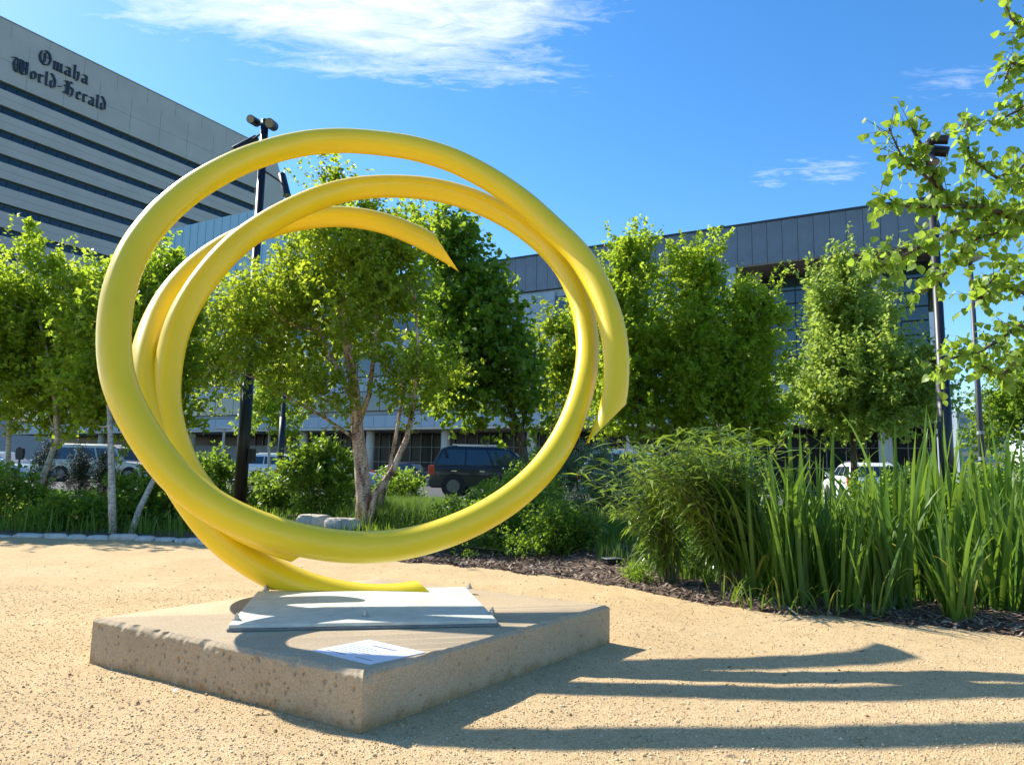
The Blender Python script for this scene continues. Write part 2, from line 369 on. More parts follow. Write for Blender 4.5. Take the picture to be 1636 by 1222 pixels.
def litter_bits():
    g = np.random.default_rng(12); n = 900; y = 2.2 + g.random(n) * 5.5; x = (g.random(n) * 2 - 1) * .8 * y; d = bound(x) - y; k = (d > .03) & (g.random(n) < np.exp(-d * .9) + .12); x, y = x[k], y[k]; n = len(x)
    L = .006 + .016 * g.random(n); a = g.random(n) * 6.28; u = np.stack([np.cos(a), np.sin(a), g.random(n) * .3], 1) * L[:, None]; v = np.stack([-np.sin(a), np.cos(a), g.random(n) * .5], 1) * (L * .28)[:, None]; p = np.stack([x, y, gravz(x, y) + .005], 1)
    V = np.stack([p - u, p - v, p + u, p + v], 1).reshape(-1, 3); tag(link('leaf_litter', fastmesh('leaf_litter', V, np.arange(4 * n).reshape(n, 4)), m_chip), 'scattered brown bark bits blown onto the gravel', 'litter', kind='stuff')
litter_bits()

def chips():
    g = np.random.default_rng(11); n = 30000
    x = g.random(n) * 13 - 4.5; d = g.random(n) ** 1.7 * 4.0 - .10; y = bound(x) + d; z = gz(x, y) + .006
    L = .012 + .035 * g.random(n); W = .004 + .008 * g.random(n); a = g.random(n) * 6.28; ti = (g.random(n) - .4) * .9
    u = np.stack([np.cos(a) * np.cos(ti), np.sin(a) * np.cos(ti), np.sin(ti)], 1) * L[:, None]; v = np.stack([-np.sin(a), np.cos(a), g.random(n) * .8 - .4], 1) * W[:, None]
    p = np.stack([x, y, z + np.abs(np.sin(ti)) * L], 1); V = np.stack([p - u - v, p + u - v * .5, p + u * .8 + v, p - u * .9 + v], 1).reshape(-1, 3)
    F = np.arange(4 * n).reshape(n, 4)
    tag(link('mulch_chips', fastmesh('mulch_chips', V, F), m_chip), 'brown shredded bark mulch along the edge of the bed', 'mulch', kind='stuff')
chips()

# ------------------------------------------------------------------ foliage helpers
def leaf_arrays(g, P, A, size, wr=.62, upb=.8, fold=.25):
    n = len(P); A = norm(A); N = norm(np.array([0, 0, 1.0]) * upb + g.normal(size=(n, 3)) * .6)
    N = norm(N - A * (N * A).sum(1, keepdims=True)); S = np.cross(A, N)
    s = size * (.65 + .7 * g.random(n))[:, None]; m = P + A * s * .45
    V = np.stack([P, m - S * s * wr * .5 + N * s * fold * .4, P + A * s, m + S * s * wr * .5 + N * s * fold * .4], 1)
    return V.reshape(-1, 3)
def leaf_mesh(name, V):
    n = len(V) // 4; b = 4 * np.arange(n)[:, None]
    F = np.concatenate([b + np.array([[0, 1, 2]]), b + np.array([[0, 2, 3]])], 1).reshape(-1, 3)
    return fastmesh(name, V, F)
def clusters(g, blobs, ncl, shell=.5):
    w = np.array([b[3] * b[4] * b[5] for b in blobs]) ** .8; k = g.choice(len(blobs), ncl, p=w / w.sum())
    B = np.array(blobs)[k]; d = norm(g.normal(size=(ncl, 3))); r = g.random(ncl)[:, None] ** shell; r = np.where(g.random((ncl, 1)) < .16 if shell > .45 else np.zeros((ncl, 1), bool), r * 1.32, r)
    return B[:, :3] + d * r * B[:, 3:6], d
def twig_leaves(g, Cn, D, ntw, rcl, twl, lpt, up=.6, out=.6, droop=.3):
    n = len(Cn); c = np.repeat(Cn, ntw, 0); d = np.repeat(D, ntw, 0); m = len(c)
    st = c + g.normal(size=(m, 3)) * rcl; td = norm(d * out + np.array([0, 0, up]) + g.normal(size=(m, 3)) * .55)
    L = twl * (.5 + g.random(m)); t = (np.arange(lpt) + .5) / lpt
    P = st[:, None] + td[:, None] * (L[:, None, None] * t[None, :, None]); P = P + g.normal(size=P.shape) * .02
    A = td[:, None] * .5 + g.normal(size=P.shape) * .7 + np.array([0, 0, -droop])
    return P.reshape(-1, 3), A.reshape(-1, 3), st, st + td * L[:, None]
def curve_pts(a, b, bend, n=5, sag=0):
    a, b = Vector(a), Vector(b); return [a.lerp(b, t) + Vector(bend) * math.sin(math.pi * t) * 1.0 + Vector((0, 0, sag * math.sin(math.pi * t))) for t in [i / (n - 1) for i in range(n)]]

def tree(name, label, stems, blobs, ncl, ntw, lpt, leaf, mleaf, mbark, seed, twl=.4, rcl=.22, up=.6, out=.6, shell=.5, nlimb=26, limb_r=.02, group=None, wr=.62, droop=.3, trim=None, cat='tree', spikes=0, spike_h=.7):
    """stems: lists of (points, radii) in world; blobs: crown ellipsoids"""
    g = np.random.default_rng(seed); base = Vector(stems[0][0][0]); root = empty(name, base, 0, label, cat, group)
    kk = .75 * (rcl + twl * .5); blobs = [(b[0], b[1], b[2], max(.15, b[3] - kk), max(.15, b[4] - kk), max(.15, b[5] - kk * .8)) for b in blobs]
    Cn, D = clusters(g, blobs, ncl, shell)
    if trim is not None:
        k = trim(Cn); Cn, D = Cn[k], D[k]
    P, A, s0, s1 = twig_leaves(g, Cn, D, ntw, rcl, twl, lpt, up, out, droop)
    if spikes:                                                  # leading shoots that break the outline
        up_ = Cn[:, 2] + .6 * g.random(len(Cn)) + .3 * np.abs(Cn[:, 0] - Cn[:, 0].mean()); k = np.argsort(-up_)[:spikes * 5]; k = g.choice(k, min(spikes, len(k)), replace=False)
        for i in k:
            hgt = spike_h * (.4 + .8 * g.random()); ln_ = np.array([g.normal() * .18, g.normal() * .18, 1.0]) * hgt
            for q in range(7):
                t_ = q / 6; c_ = Cn[i] + ln_ * t_
                p_, a_, _, _ = twig_leaves(g, np.array([c_]), np.array([[0, 0, 1.0]]), 5, rcl * (.75 - .6 * t_), twl * (.6 - .35 * t_), 8, 1.0, .3, .1); P = np.concatenate([P, p_]); A = np.concatenate([A, a_])
    me = leaf_mesh('crown', leaf_arrays(g, P - np.array(base), A, leaf, wr)); o = link('crown', me, mleaf, root); o['kind'] = 'stuff'
    for k, (pts, rad) in enumerate(stems):
        MB().tube([Vector(p) - base for p in pts], rad, 9).build('trunk', mbark, root, smooth=True)
    lb = MB(); allp = [(Vector(p), r) for pts, rad in stems for p, r in zip(pts, rad)]
    idx = g.choice(len(Cn), min(nlimb, len(Cn)), replace=False)
    for i in idx:
        c = Vector(Cn[i]); cand = sorted(allp, key=lambda q: (q[0] - c).length + 1.2 * max(0, q[0].z - c.z + .2) + .5 * abs(q[0].z - (c.z - .9)))[0]
        p0 = cand[0]; r0 = min(cand[1] * .6, limb_r)
        ln = (c - p0).length; pts = curve_pts(p0, c, (random.uniform(-.1, .1) * ln, random.uniform(-.1, .1) * ln, -.08 * ln), 6)
        lb.tube([p - base for p in pts], [r0 * (1 - .8 * t / 5) for t in range(6)], 5)
    for i in g.choice(len(s0), min(len(s0), nlimb * 12), replace=False):
        lb.tube([Vector(s0[i]) - base, Vector(s1[i]) - base], [.004, .002], 3, cap=False)
    if lb.v: lb.build('branches', mbark, root, smooth=True)['kind'] = 'stuff'
    return root
def pxblob(x0, x1, y0, y1, Y, depth=None):                      # an ellipsoid that spans this box of the photograph, Y metres off
    a, b = at(x0, (y0 + y1) / 2, Y), at(x1, (y0 + y1) / 2, Y); c, d = at((x0 + x1) / 2, y0, Y), at((x0 + x1) / 2, y1, Y)
    rx = (b.x - a.x) / 2; rz = (c.z - d.z) / 2; return ((a.x + b.x) / 2, Y, (c.z + d.z) / 2, rx, depth or rx * .9, rz)

# ------------------------------------------------------------------ TOWER with the sign (far left)
O_A = at(407, 300, 164); O_A.z = 0
tw = empty('office_tower', O_A, R(58.8), 'tall grey concrete office tower with dark ribbon windows and black sign letters', 'building')
ZT, SP, WH = 67.45, 4.33, 1.5
wallb = MB(); NS = 8
wallb.box(-78, .42, 0, 30, ZT, 75.6); wallb.box(-78, .42, .03, 30, 75.6, 78.74)
for k in range(NS):
    z1 = ZT - WH - k * SP; z0 = ZT - (k + 1) * SP if k < NS - 1 else 0
    wallb.box(-78, .42, 0, 30, z0, z1)
wallb.box(-78, .42, .5, 30, ZT - WH - .0, ZT) if False else None
wallb.prism([(.42, 0), (8.92, 0), (8.92, 68.6), (8.3, 71.6), (5.2, 78.74), (.42, 78.74)], 'y', .02, 26)
wallb.build('wall', m_conc, tw)
jm = MB()
for s in np.arange(-76, .4, 6.4): jm.box(s, s + .09, -.012, .05, ZT + .01, 75.55); jm.box(s + 3.2, s + 3.28, .016, .08, 75.65, 78.7)
for k in range(NS - 1):
    z1 = ZT - WH - k * SP; jm.box(-78, .40, -.012, .05, z1 - 1.42, z1 - 1.34)
jm.box(-78, .40, -.012, .05, 71.4, 71.48)
jm.build('panel_joints', m_concj, tw)['kind'] = 'stuff'
pane = None
for k in range(NS):
    zt = ZT - k * SP
    MB().box(-78, .40, .75, 1.0, zt - WH, zt).build('window_recess', m_mull, tw)
    for i in range(37):
        x = -.2 - 1.9 * i
        if pane is None:
            pane = MB().box(-1.78, 0, .60, .66, .12, WH - .22).build('window_pane', m_glass_t, tw)
            o = pane
        else: o = pane.copy(); COL.objects.link(o); o.parent = tw
        o.location = (x, 0, zt - WH)
MB().box(-78, 5.0, -.06, .4, 78.75, 78.95).build('coping', m_concj, tw)

# blackletter sign written with a broad nib
SG = empty('building_sign', O_A, R(58.8), 'black blackletter sign reading Omaha World-Herald high on the tower', 'sign')
GL = {
 'O': (5.6, [[(2.7,6.6),(1.2,5.6),(.6,3.4),(1.1,1.2),(2.7,.0)], [(2.7,6.6),(4.3,5.7),(4.9,3.4),(4.3,1.0),(2.7,.0)], [(2.5,5.3),(2.6,1.3)], [(2.6,3.4),(3.5,3.9)]]),
 'm': (4.6, [[(.2,3.4),(.8,3.9),(.8,.4),(1.3,.1)], [(.9,3.3),(2.1,3.9),(2.1,.4),(2.6,.1)], [(2.2,3.3),(3.5,3.9),(3.5,.4),(4.1,.1)]]),
 'a': (3.3, [[(.5,3.6),(1.6,3.9),(2.3,3.4),(2.3,.4),(2.9,.1)], [(2.2,2.3),(.7,1.9),(.6,.6),(1.3,.1),(2.2,.6)]]),
 'h': (3.5, [[(.3,6.1),(.8,6.5),(.8,.4),(1.3,.1)], [(.9,3.3),(2.2,3.9),(2.5,3.2),(2.4,.8),(1.9,-.5)]]),
 'W': (7.0, [[(.1,5.9),(1.1,6.5),(2.4,6.0)], [(1.1,5.6),(.7,3.6),(1.2,1.0),(2.2,.2),(3.6,.9)], [(2.4,6.0),(2.5,1.2)], [(3.2,6.4),(3.6,3.6),(3.6,.9),(4.6,.2),(5.9,1.2)], [(4.5,6.0),(4.5,1.4)], [(2.8,6.4),(4.2,6.1),(5.9,6.4),(5.9,.9)], [(1.5,3.6),(5.8,3.6)]]),
 'o': (3.1, [[(1.5,3.9),(.7,3.1),(.7,.8),(1.3,.1)], [(1.5,3.9),(2.4,3.2),(2.4,1.0),(1.3,.1)]]),
 'r': (2.7, [[(.2,3.4),(.8,3.9),(.8,.4),(1.4,.1)], [(.9,3.2),(1.7,3.9),(2.3,3.5)]]),
 'l': (1.9, [[(.3,6.1),(.8,6.5),(.8,.5),(1.5,.1)]]),
 'd': (3.3, [[(1.5,3.8),(.7,3.1),(.7,.8),(1.3,.1),(2.3,.8)], [(.6,6.6),(1.4,5.8),(2.4,4.0),(2.4,.9)]]),
 '-': (2.4, [[(.4,2.2),(1.8,2.5)]]),
 'H': (5.4, [[(.3,6.0),(1.4,6.5),(1.7,5.6),(1.6,1.0),(.6,.1)], [(.5,4.0),(1.5,3.9),(3.2,4.1),(4.2,3.5),(4.1,.8),(3.3,-.4)], [(1.8,6.2),(2.7,6.6),(3.8,6.2)], [(2.3,5.6),(2.3,1.2)], [(.3,.6),(1.6,1.0),(2.7,.3)]]),
 'e': (2.8, [[(1.4,3.9),(.7,3.1),(.7,.8),(1.3,.1),(2.2,.7)], [(1.4,3.9),(2.3,3.1),(.8,1.9)]]),
}
def letter(ch, x, z, sc, yoff):
    w, strokes = GL[ch]; mb = MB(); nx, nz = .42 * sc, .25 * sc; j = 0
    for st in strokes:
        for (a, b) in zip(st, st[1:]):
            ax, az_, bx, bz = x + a[0] * sc, z + a[1] * sc, x + b[0] * sc, z + b[1] * sc
            q = [(ax - nx, az_ - nz), (ax + nx, az_ + nz), (bx + nx, bz + nz), (bx - nx, bz - nz)]
            ar = sum(q[i][0] * q[(i + 1) % 4][1] - q[(i + 1) % 4][0] * q[i][1] for i in range(4))
            if abs(ar) < .02: q = [(ax - nx - .06, az_ - nz + .06), (ax + nx + .06, az_ + nz - .06), (bx + nx + .06, bz + nz - .06), (bx - nx - .06, bz - nz + .06)]
            mb.prism(q, 'y', yoff - .25 - .006 * j, yoff - .02); j += 1
    mb.build('letter', m_sign, SG); return w * sc
def line(text, x0, x1, z, sc):
    tot = sum(GL[c][0] for c in text) * sc; gap = ((x1 - x0) - tot) / (len(text) - 1) if len(text) > 1 else 0; x = x0
    for c in text: x += letter(c, x, z, sc, 0) + gap
line('Omaha', -49.0, -39.9, 73.7, .43)
line('World-Herald', -53.0, -36.1, 70.0, .41)

# ------------------------------------------------------------------ long low building behind the trees
O_B = Vector((22.9, 38.2, 0)); AB = R(-29.4)
lb_ = empty('library_building', O_B, AB, 'long low building clad in slate blue metal panels with an overhanging upper floor', 'building')
WEST = -96.0
MB().box(WEST, .50, .12, 26, 14.1, 16.6).build('upper_wall', m_zinc, lb_)
pz = MB().box(.012, .878, 0, .10, 14.08, 16.66).build('cladding_panel', m_zinc, lb_)
for i in range(108):
    o = pz if i == 0 else pz.copy()
    if i: COL.objects.link(o); o.parent = lb_
    o.location = (.5 - .89 * (i + 1), random.uniform(-.012, .012), 0)
MB().box(WEST, .56, -.05, .6, 16.67, 16.80).build('parapet_cap', m_mull, lb_)
MB().box(.505, .60, -.02, 25, 4.3, 16.6).build('end_wall', m_zinc_l, lb_)
# soffit of the roof overhang over the recessed terrace
MB().box(-10.3, .50, .0, 3.2, 13.98, 14.07).build('soffit', m_soffit, lb_)
for s in (-7.6, -3.0): MB().box(s - .28, s + .28, 1.0, 1.35, 13.72, 13.975).build('soffit_lamp', m_black, lb_)
# recess: glazing set back with horizontal mullions
MB().box(-10.3, .1, 3.25, 3.4, 6.9, 13.97).build('recess_wall', m_mull, lb_)
for i in range(7):
    for j in range(8):
        gl = MB().box(-10.2 + i * 1.47 + .03, -10.2 + (i + 1) * 1.47 - .03, 3.15, 3.2, 6.95 + j * .86 + .05, 6.95 + (j + 1) * .86 - .05) if (i, j) == (0, 0) else None
        if gl: pg = gl.build('window_pane', m_glass_m, lb_); o = pg
        else: o = pg.copy(); COL.objects.link(o); o.parent = lb_
        o.location = (i * 1.47, 0, j * .86)
MB().box(-10.95, -10.32, .0, 3.4, 6.9, 14.07).build('white_fin', m_zinc_l, lb_)
MB().box(.0, .48, -.03, .35, 8.3, 10.2).build('white_fin', mat('white_panel', (.7, .72, .74), .5), lb_)
MB().tube([(-2.55, 1.6, 4.3), (-2.55, 1.6, 13.97)], .34, 16).build('column', m_cream, lb_, smooth=True)
MB().tube([(-9.4, 1.6, 4.3), (-9.4, 1.6, 13.97)], .34, 16).build('column', m_cream, lb_, smooth=True)
# middle floors west of the recess
MB().box(WEST, -10.96, .35, 26, 5.35, 14.05).build('middle_wall', m_grey, lb_)
rows = [(5.65, 7.3), (8.5, 10.4), (11.4, 13.5)]
for r_, (z0, z1) in enumerate(rows):
    MB().box(WEST, -11.1, .20, .34, z0, z1).build('window_band', m_mull, lb_)
pw = None
for r_, (z0, z1) in enumerate(rows):
    for i in range(34):
        x = -11.2 - 2.5 * i
        if r_ and -27.5 < x < -22.9: continue
        if pw is None: pw = MB().box(-2.44, 0, .13, .18, 0, 1).build('window_pane', m_glass_m, lb_); o = pw
        else: o = pw.copy(); COL.objects.link(o); o.parent = lb_
        o.location = (x, 0, z0 + .05); o.scale = (1, 1, z1 - z0 - .1)
for z0, z1 in [(7.35, 8.45), (10.45, 11.35), (13.52, 14.04)]:
    for x in np.arange(-95, -12, 4.2): MB().box(x, x + 4.17, .24, .345, z0, z1).build('spandrel_panel', m_zinc_l, lb_)
for j in range(9): MB().box(-27.4, -22.95, .05, .19, 7.4 + j * .72, 7.4 + j * .72 + .69).build('wall_panel', m_zinc_l, lb_)
# lower band and the deep soffit over the ground floor
MB().box(WEST, .50, .15, 5.6, 4.35, 5.3).build('lower_wall', m_zinc_l, lb_)
MB().box(-10.9, .50, .15, 3.1, 5.3, 6.9).build('terrace_wall', m_zinc_l, lb_)
lp = MB().box(.015, 1.185, .0, .13, 4.32, 5.28).build('lower_panel', m_zinc_l, lb_)
for i in range(80):
    o = lp if i == 0 else lp.copy()
    if i: COL.objects.link(o); o.parent = lb_
    o.location = (.5 - 1.2 * (i + 1), random.uniform(-.01, .01), 0)
lp2 = MB().box(.015, 1.185, .0, .13, 5.30, 6.88).build('lower_panel', m_zinc_l, lb_)
for i in range(9):
    o = lp2 if i == 0 else lp2.copy()
    if i: COL.objects.link(o); o.parent = lb_
    o.location = (.5 - 1.2 * (i + 1), random.uniform(-.01, .01), 0)
MB().box(WEST, .50, .0, 5.6, 4.12, 4.30).build('soffit', m_cream, lb_)
MB().box(WEST, .2, 5.3, 26, .0, 4.12).build('ground_floor_wall', m_glass_d, lb_)
mu = MB()
for x in np.arange(-60, .1, 1.15): mu.box(x, x + .05, 5.18, 5.29, .1, 4.1)
for z in (.15, 1.6, 2.9): mu.box(-60, .1, 5.16, 5.29, z, z + .05)
mu.build('ground_floor_mullions', m_mull_w, lb_)['kind'] = 'stuff'
MB().box(-96, -47, 4.6, 5.2, 0, 3.0).build('garage_wall', m_grey, lb_)
for i in range(11):
    x = -2.44 - 7.57 * i; MB().tube([(x, 1.1, 0), (x, 1.1, 4.11)], .36, 18).build('column', m_cream, lb_, smooth=True)

ph = empty('blue_panel_building', O_B + Vector((.488, .873, 0)) * 12 , AB, 'pale blue ribbed metal block rising behind the long low building', 'building')
MB().box(-92, -66, .1, 16, 0, 31.7).build('wall', m_blue, ph)
bp = MB().box(.02, .73, 0, .12, 14, 31.8).build('cladding_panel', m_blue, ph)
for i in range(34):
    o = bp if i == 0 else bp.copy()
    if i: COL.objects.link(o); o.parent = ph
    o.location = (-66 - .76 * (i + 1), (i % 2) * .05, 0)
fb = at(1570, 700, 150)
t = empty('distant_tower', (fb.x, 150, 0), 0, 'pale blue grey tower far away behind the right hand street lamp', 'building')
MB().box(-5.2, 5.2, 0, 12, 0, 15.5).build('wall', m_far, t)
for zz in range(4, 15, 2): MB().box(-4.8, 4.8, -.1, -.01, zz, zz + .9).build('window', m_glass_m, t)

# ------------------------------------------------------------------ sculpture
P1 = [(912,785,4.85,36),(952,728,4.93,40),(984,640,5.08,42),(986,560,5.2,42),(974,501,5.35,43),(955,455,5.5,42),(926,405,5.7,41),(882,365,5.88,40),(840,325,5.97,40),(783,286,6.03,40),(722,254,6.06,40),(652,234,6.05,40),(560,224,5.98,40),(500,226,5.92,40),(446,237,5.8,41),(383,258,5.6,42),(311,297,5.3,44),(257,342,5.05,47),(213,398,4.8,50),(187,469,4.55,51),(180,540,4.41,52),(186,610,4.33,52),(212,665,4.28,52),(246,722,4.25,53),(290,775,4.23,53),(345,815,4.25,53),(400,840,4.31,53),(470,862,4.4,52),(550,875,4.48,50),(620,875,4.55,49),(690,860,4.57,48),(756,835,4.58,47),(820,797,4.62,46),(872,748,4.76,44),(905,695,4.97,42),(927,640,5.22,39),(938,590,5.4,37),(940,550,5.6,37),(932,490,5.8,37),(907,430,6.0,37),(870,388,6.12,38),(820,350,6.27,38),(755,318,6.42,38),(685,300,6.45,38),(617,297,6.42,37),(560,301,6.3,37),(510,315,6.16,38),(446,344,5.93,40),(388,381,5.75,40),(357,409,5.65,41),(320,454,5.5,42),(293,497,5.4,42),(277,538,5.3,42),(267,594,5.15,42),(264,640,5.05,43),(273,690,4.95,44),(290,740,4.88,45),(320,790,4.82,46),(365,832,4.78,46),(415,856,4.77,46),(462,872,4.77,45),(520,890,4.77,44)]
P2 = [(776,446,6.95,33),(744,421,6.93,34),(713,402,6.92,34),(682,385,6.9,34),(643,366,6.9,34),(603,353,6.88,34),(560,346,6.85,34),(529,345,6.8,34),(480,350,6.7,35),(440,359,6.6,36),(400,373,6.45,36),(353,397,6.22,37),(305,432,5.98,39),(267,476,5.68,40),(244,522,5.45,41),(232,560,5.28,43),(228,605,5.05,44),(234,652,4.93,45),(250,700,4.91,46),(272,748,4.85,47),(303,799,4.82,48),(335,843,4.83,48),(363,871,4.86,48),(397,894,4.9,48),(435,917,4.92,48),(488,940,4.95,47),(545,954,4.97,46),(602,960,4.98,46),(662,954,5.0,46),(720,940,5.02,46)]
sc_root = empty('sculpture', (-1.05, 4.75, .275), 0, 'large yellow sculpture of looping tapered tubes forming an open ring', 'sculpture')
def sculpt(P, name, cuts, seg=9):
    P = np.array(P, float)
    pts = np.array([at(x, y, Y) for x, y, Y, w in P]); rad = P[:, 3] * P[:, 2] / (2 * FPX)
    # smooth the measured radii and depths, then a Catmull-Rom spline
    for _ in range(3): rad[1:-1] = (rad[:-2] + 2 * rad[1:-1] + rad[2:]) / 4
    Y = pts[:, 1].copy()
    for _ in range(3): Y[1:-1] = (Y[:-2] + 2 * Y[1:-1] + Y[2:]) / 4
    pts = np.array([at(P[i, 0], P[i, 1], Y[i]) for i in range(len(P))])
    ln = np.concatenate([[0], np.cumsum(np.linalg.norm(np.diff(pts, axis=0), axis=1))]); n = int(ln[-1] / .045)
    s = np.linspace(0, ln[-1], n)
    Q = np.stack([np.interp(s, ln, pts[:, k]) for k in range(3)], 1); q0 = Q.copy(); rr = np.interp(s, ln, rad)
    ker = np.exp(-np.linspace(-2, 2, 13) ** 2); ker /= ker.sum()
    for k in range(3):
        pad = np.concatenate([2 * Q[0, k] - Q[6:0:-1, k], Q[:, k], 2 * Q[-1, k] - Q[-2:-8:-1, k]]); Q[:, k] = np.convolve(pad, ker, 'valid')
        pad = np.concatenate([2 * Q[0, k] - Q[6:0:-1, k], Q[:, k], 2 * Q[-1, k] - Q[-2:-8:-1, k]]); Q[:, k] = np.convolve(pad, ker, 'valid')
    base = np.array(sc_root.location)
    mb = MB().tube([Vector(q) - sc_root.location for q in Q], list(rr), 40)
    me = bpy.data.meshes.new(name); me.from_pydata(mb.v, [], mb.f)
    bm = bmesh.new(); bm.from_mesh(me); bmesh.ops.recalc_face_normals(bm, faces=bm.faces)
    bm.verts.ensure_lookup_table(); K = int(1.0 / .045) * 40; allv = bm.verts[:]; endv = {'start': allv[:K], 'end': allv[-K:], 'all': allv}
    for (co, no) in cuts:                                       # saw the ends off obliquely; the part on the normal's side goes
        geo = [v for v in endv[co] if v.is_valid]
        if co == 'all': geo = [v for v in bm.verts if v.co.z + sc_root.location.z < .6]
        vs = set(geo); co_, no_ = no
        geo = geo + [e for e in bm.edges if all(v in vs for v in e.verts)] + [f for f in bm.faces if all(v in vs for v in f.verts)]
        r = bmesh.ops.bisect_plane(bm, geom=geo, plane_co=Vector(co_) - sc_root.location, plane_no=no_, clear_outer=True, dist=1e-5)
        ed = [e for e in r['geom_cut'] if isinstance(e, bmesh.types.BMEdge) and e.is_boundary]
        if ed: bmesh.ops.edgeloop_fill(bm, edges=ed)
    bmesh.ops.recalc_face_normals(bm, faces=bm.faces)
    bm.to_mesh(me); bm.free(); o = link(name, me, m_yellow, sc_root); smooth_angle(o, R(32)); return o
def cutplane(heel, toe, Y, away):                               # plane through two photographed points, edge on to the view there
    a, b = at(*heel, Y), at(*toe, Y); v = (a + b) / 2 - Vector((0, 0, CAMH)); n = (b - a).cross(v).normalized()
    if n.dot(at(*away, Y) - a) < 0: n = -n
    return (a + b) / 2, n
c1 = cutplane((1006, 640), (940, 706), 5.12, (985, 720))
c2 = cutplane((692, 371), (733, 434), 6.92, (740, 380))
c3 = cutplane((666, 927), (693, 951), 5.0, (720, 930))
c4 = cutplane((452, 905), (506, 874), 4.77, (520, 905))
near = lambda p, r: (lambda q, p=Vector(p): (q - p).length < r)
sculpt(P1, 'outer_loop', [('start', c1), ('end', c4)])
sculpt(P2, 'inner_loop', [('start', c2), ('end', c3), ('all', (Vector((0, 0, .277)), Vector((0, 0, -1))))])

# steel base plate bolted to the slab
pc = [(-1.451, 3.795), (-.046, 4.053), (-.294, 5.163), (-1.659, 4.817)]
bpl = empty('base_plate', (-.86, 4.45, .24), 0, 'pale grey steel base plate bolted to the concrete slab under the sculpture', 'base plate')
def plate(poly, z0, z1, m, name, inset=0):
    cx_, cy_ = sum(p[0] for p in poly) / 4, sum(p[1] for p in poly) / 4
    q = [((p[0] - cx_) * (1 - inset) + cx_ + .86, (p[1] - cy_) * (1 - inset) + cy_ - 4.45) for p in poly]
    return MB().prism(q, 'z', z0 - .24, z1 - .24).build(name, m, bpl, bevel=.003)
plate(pc, .2415, .256, m_plate_edge, 'lower_plate'); plate(pc, .256, .275, m_plate, 'upper_plate', .012)
for (px, py) in [(378, 990), (583, 985), (786, 980), (750, 940), (425, 943)]:
    d = ray(px, py); tt = (.275 - CAMH) / d[2]; p = Vector(np.array([0, 0, CAMH]) + d * tt) - bpl.location
    w = MB().tube([p, p + Vector((0, 0, .006))], .022, 12).build('washer', m_bolt, bpl)
    MB().tube([p + Vector((0, 0, .0065)), p + Vector((0, 0, .022))], .014, 6).build('bolt', m_bolt, bpl)
    MB().tube([p + Vector((.0, 0, .0225)), p + Vector((.002, 0, .036))], .007, 8).build('bolt_shank', m_bolt, bpl)

# concrete slab with chamfered top edge and pitted sides
sc4 = [(-.602, 3.11), (.669, 4.773), (-1.026, 5.73), (-2.297, 4.067)]
slab = empty('concrete_plinth', (-.81, 4.42, 0), 0, 'low tan concrete plinth with pitted sides carrying the yellow sculpture', 'plinth')
def slab_mesh():
    import mathutils.noise as mn
    g = np.random.default_rng(8); N, Mz = 460, 62; c = np.mean(sc4, 0)
    zs = list(np.linspace(-.04, .218, Mz)) + [.222, .226, .230, .234, .238, .2405]; ks = [1.0] * Mz + [.9985, .995, .990, .985, .981, .977]
    # the two faces one can see get their pits
    pits = {0: [], 3: []}
    for i, n_ in ((0, 130), (3, 330)):
        for _ in range(n_): pits[i].append((g.random(), .0 + g.random() * .215, .0018 + .0055 * g.random() ** 3, g.normal() * .3, .8 + .9 * g.random()))
    V = []
    per = []
    for i in range(4):
        a, b = np.array(sc4[i]), np.array(sc4[(i + 1) % 4]); d = b - a; L = np.linalg.norm(d); n = np.array([d[1], -d[0]]) / L
        t_ = np.arange(N) / N; per.append((a, d, L, n, t_))
    for z, k in zip(zs, ks):
        row = []
        for i, (a, d, L, n, t_) in enumerate(per):
            P = a + d * t_[:, None]; h = np.zeros(N)
            if k == 1.0 and i in pits:
                for (pt, pz, pr, sk, el) in pits[i]:
                    if abs(z - pz) < pr * 3.2:
                        u = (t_ - pt) * L; w = z - pz; q = ((u - w * sk) / pr) ** 2 + (w / (pr * el)) ** 2; h -= np.exp(-q * q * .5) * min(.011, pr * 1.9)
            if i in pits:
                edge = .0035 if k < 1 or z > .205 else .0012
                if z > .19: h -= np.array([max(0., mn.noise(Vector((x * 13 + 3, y * 13, z * 20))) - .22) * .05 for x, y in P]) * (z - .19) / .05
                h += np.array([mn.noise(Vector((x * 34, y * 34, z * 34))) * edge + mn.noise(Vector((x * 8, y * 8, z * 8 + 5))) * .0022 for x, y in P])
            h *= np.minimum(1, np.minimum(t_, 1 - t_) * 60)
            P = (P - c) * k + c + n * h[:, None]; row.append(np.column_stack([P[:, 0] + .81, P[:, 1] - 4.42, np.full(N, z)]))
        V.append(np.concatenate(row))
    V = np.concatenate(V); n = 4 * N; m = len(zs)
    F = []
    i = np.arange(n); j = (i + 1) % n
    for r_ in range(m - 1): F.append(np.stack([r_ * n + i, r_ * n + j, (r_ + 1) * n + j, (r_ + 1) * n + i], 1))
    me = bpy.data.meshes.new('plinth_block'); me.from_pydata(V.tolist(), [], np.concatenate(F).tolist() + [list(range((m - 1) * n, m * n))])
    bm = bmesh.new(); bm.from_mesh(me); bmesh.ops.recalc_face_normals(bm, faces=bm.faces); bm.to_mesh(me); bm.free()
    return link('plinth_block', me, m_slab, slab)
smooth_angle(slab_mesh(), R(34))

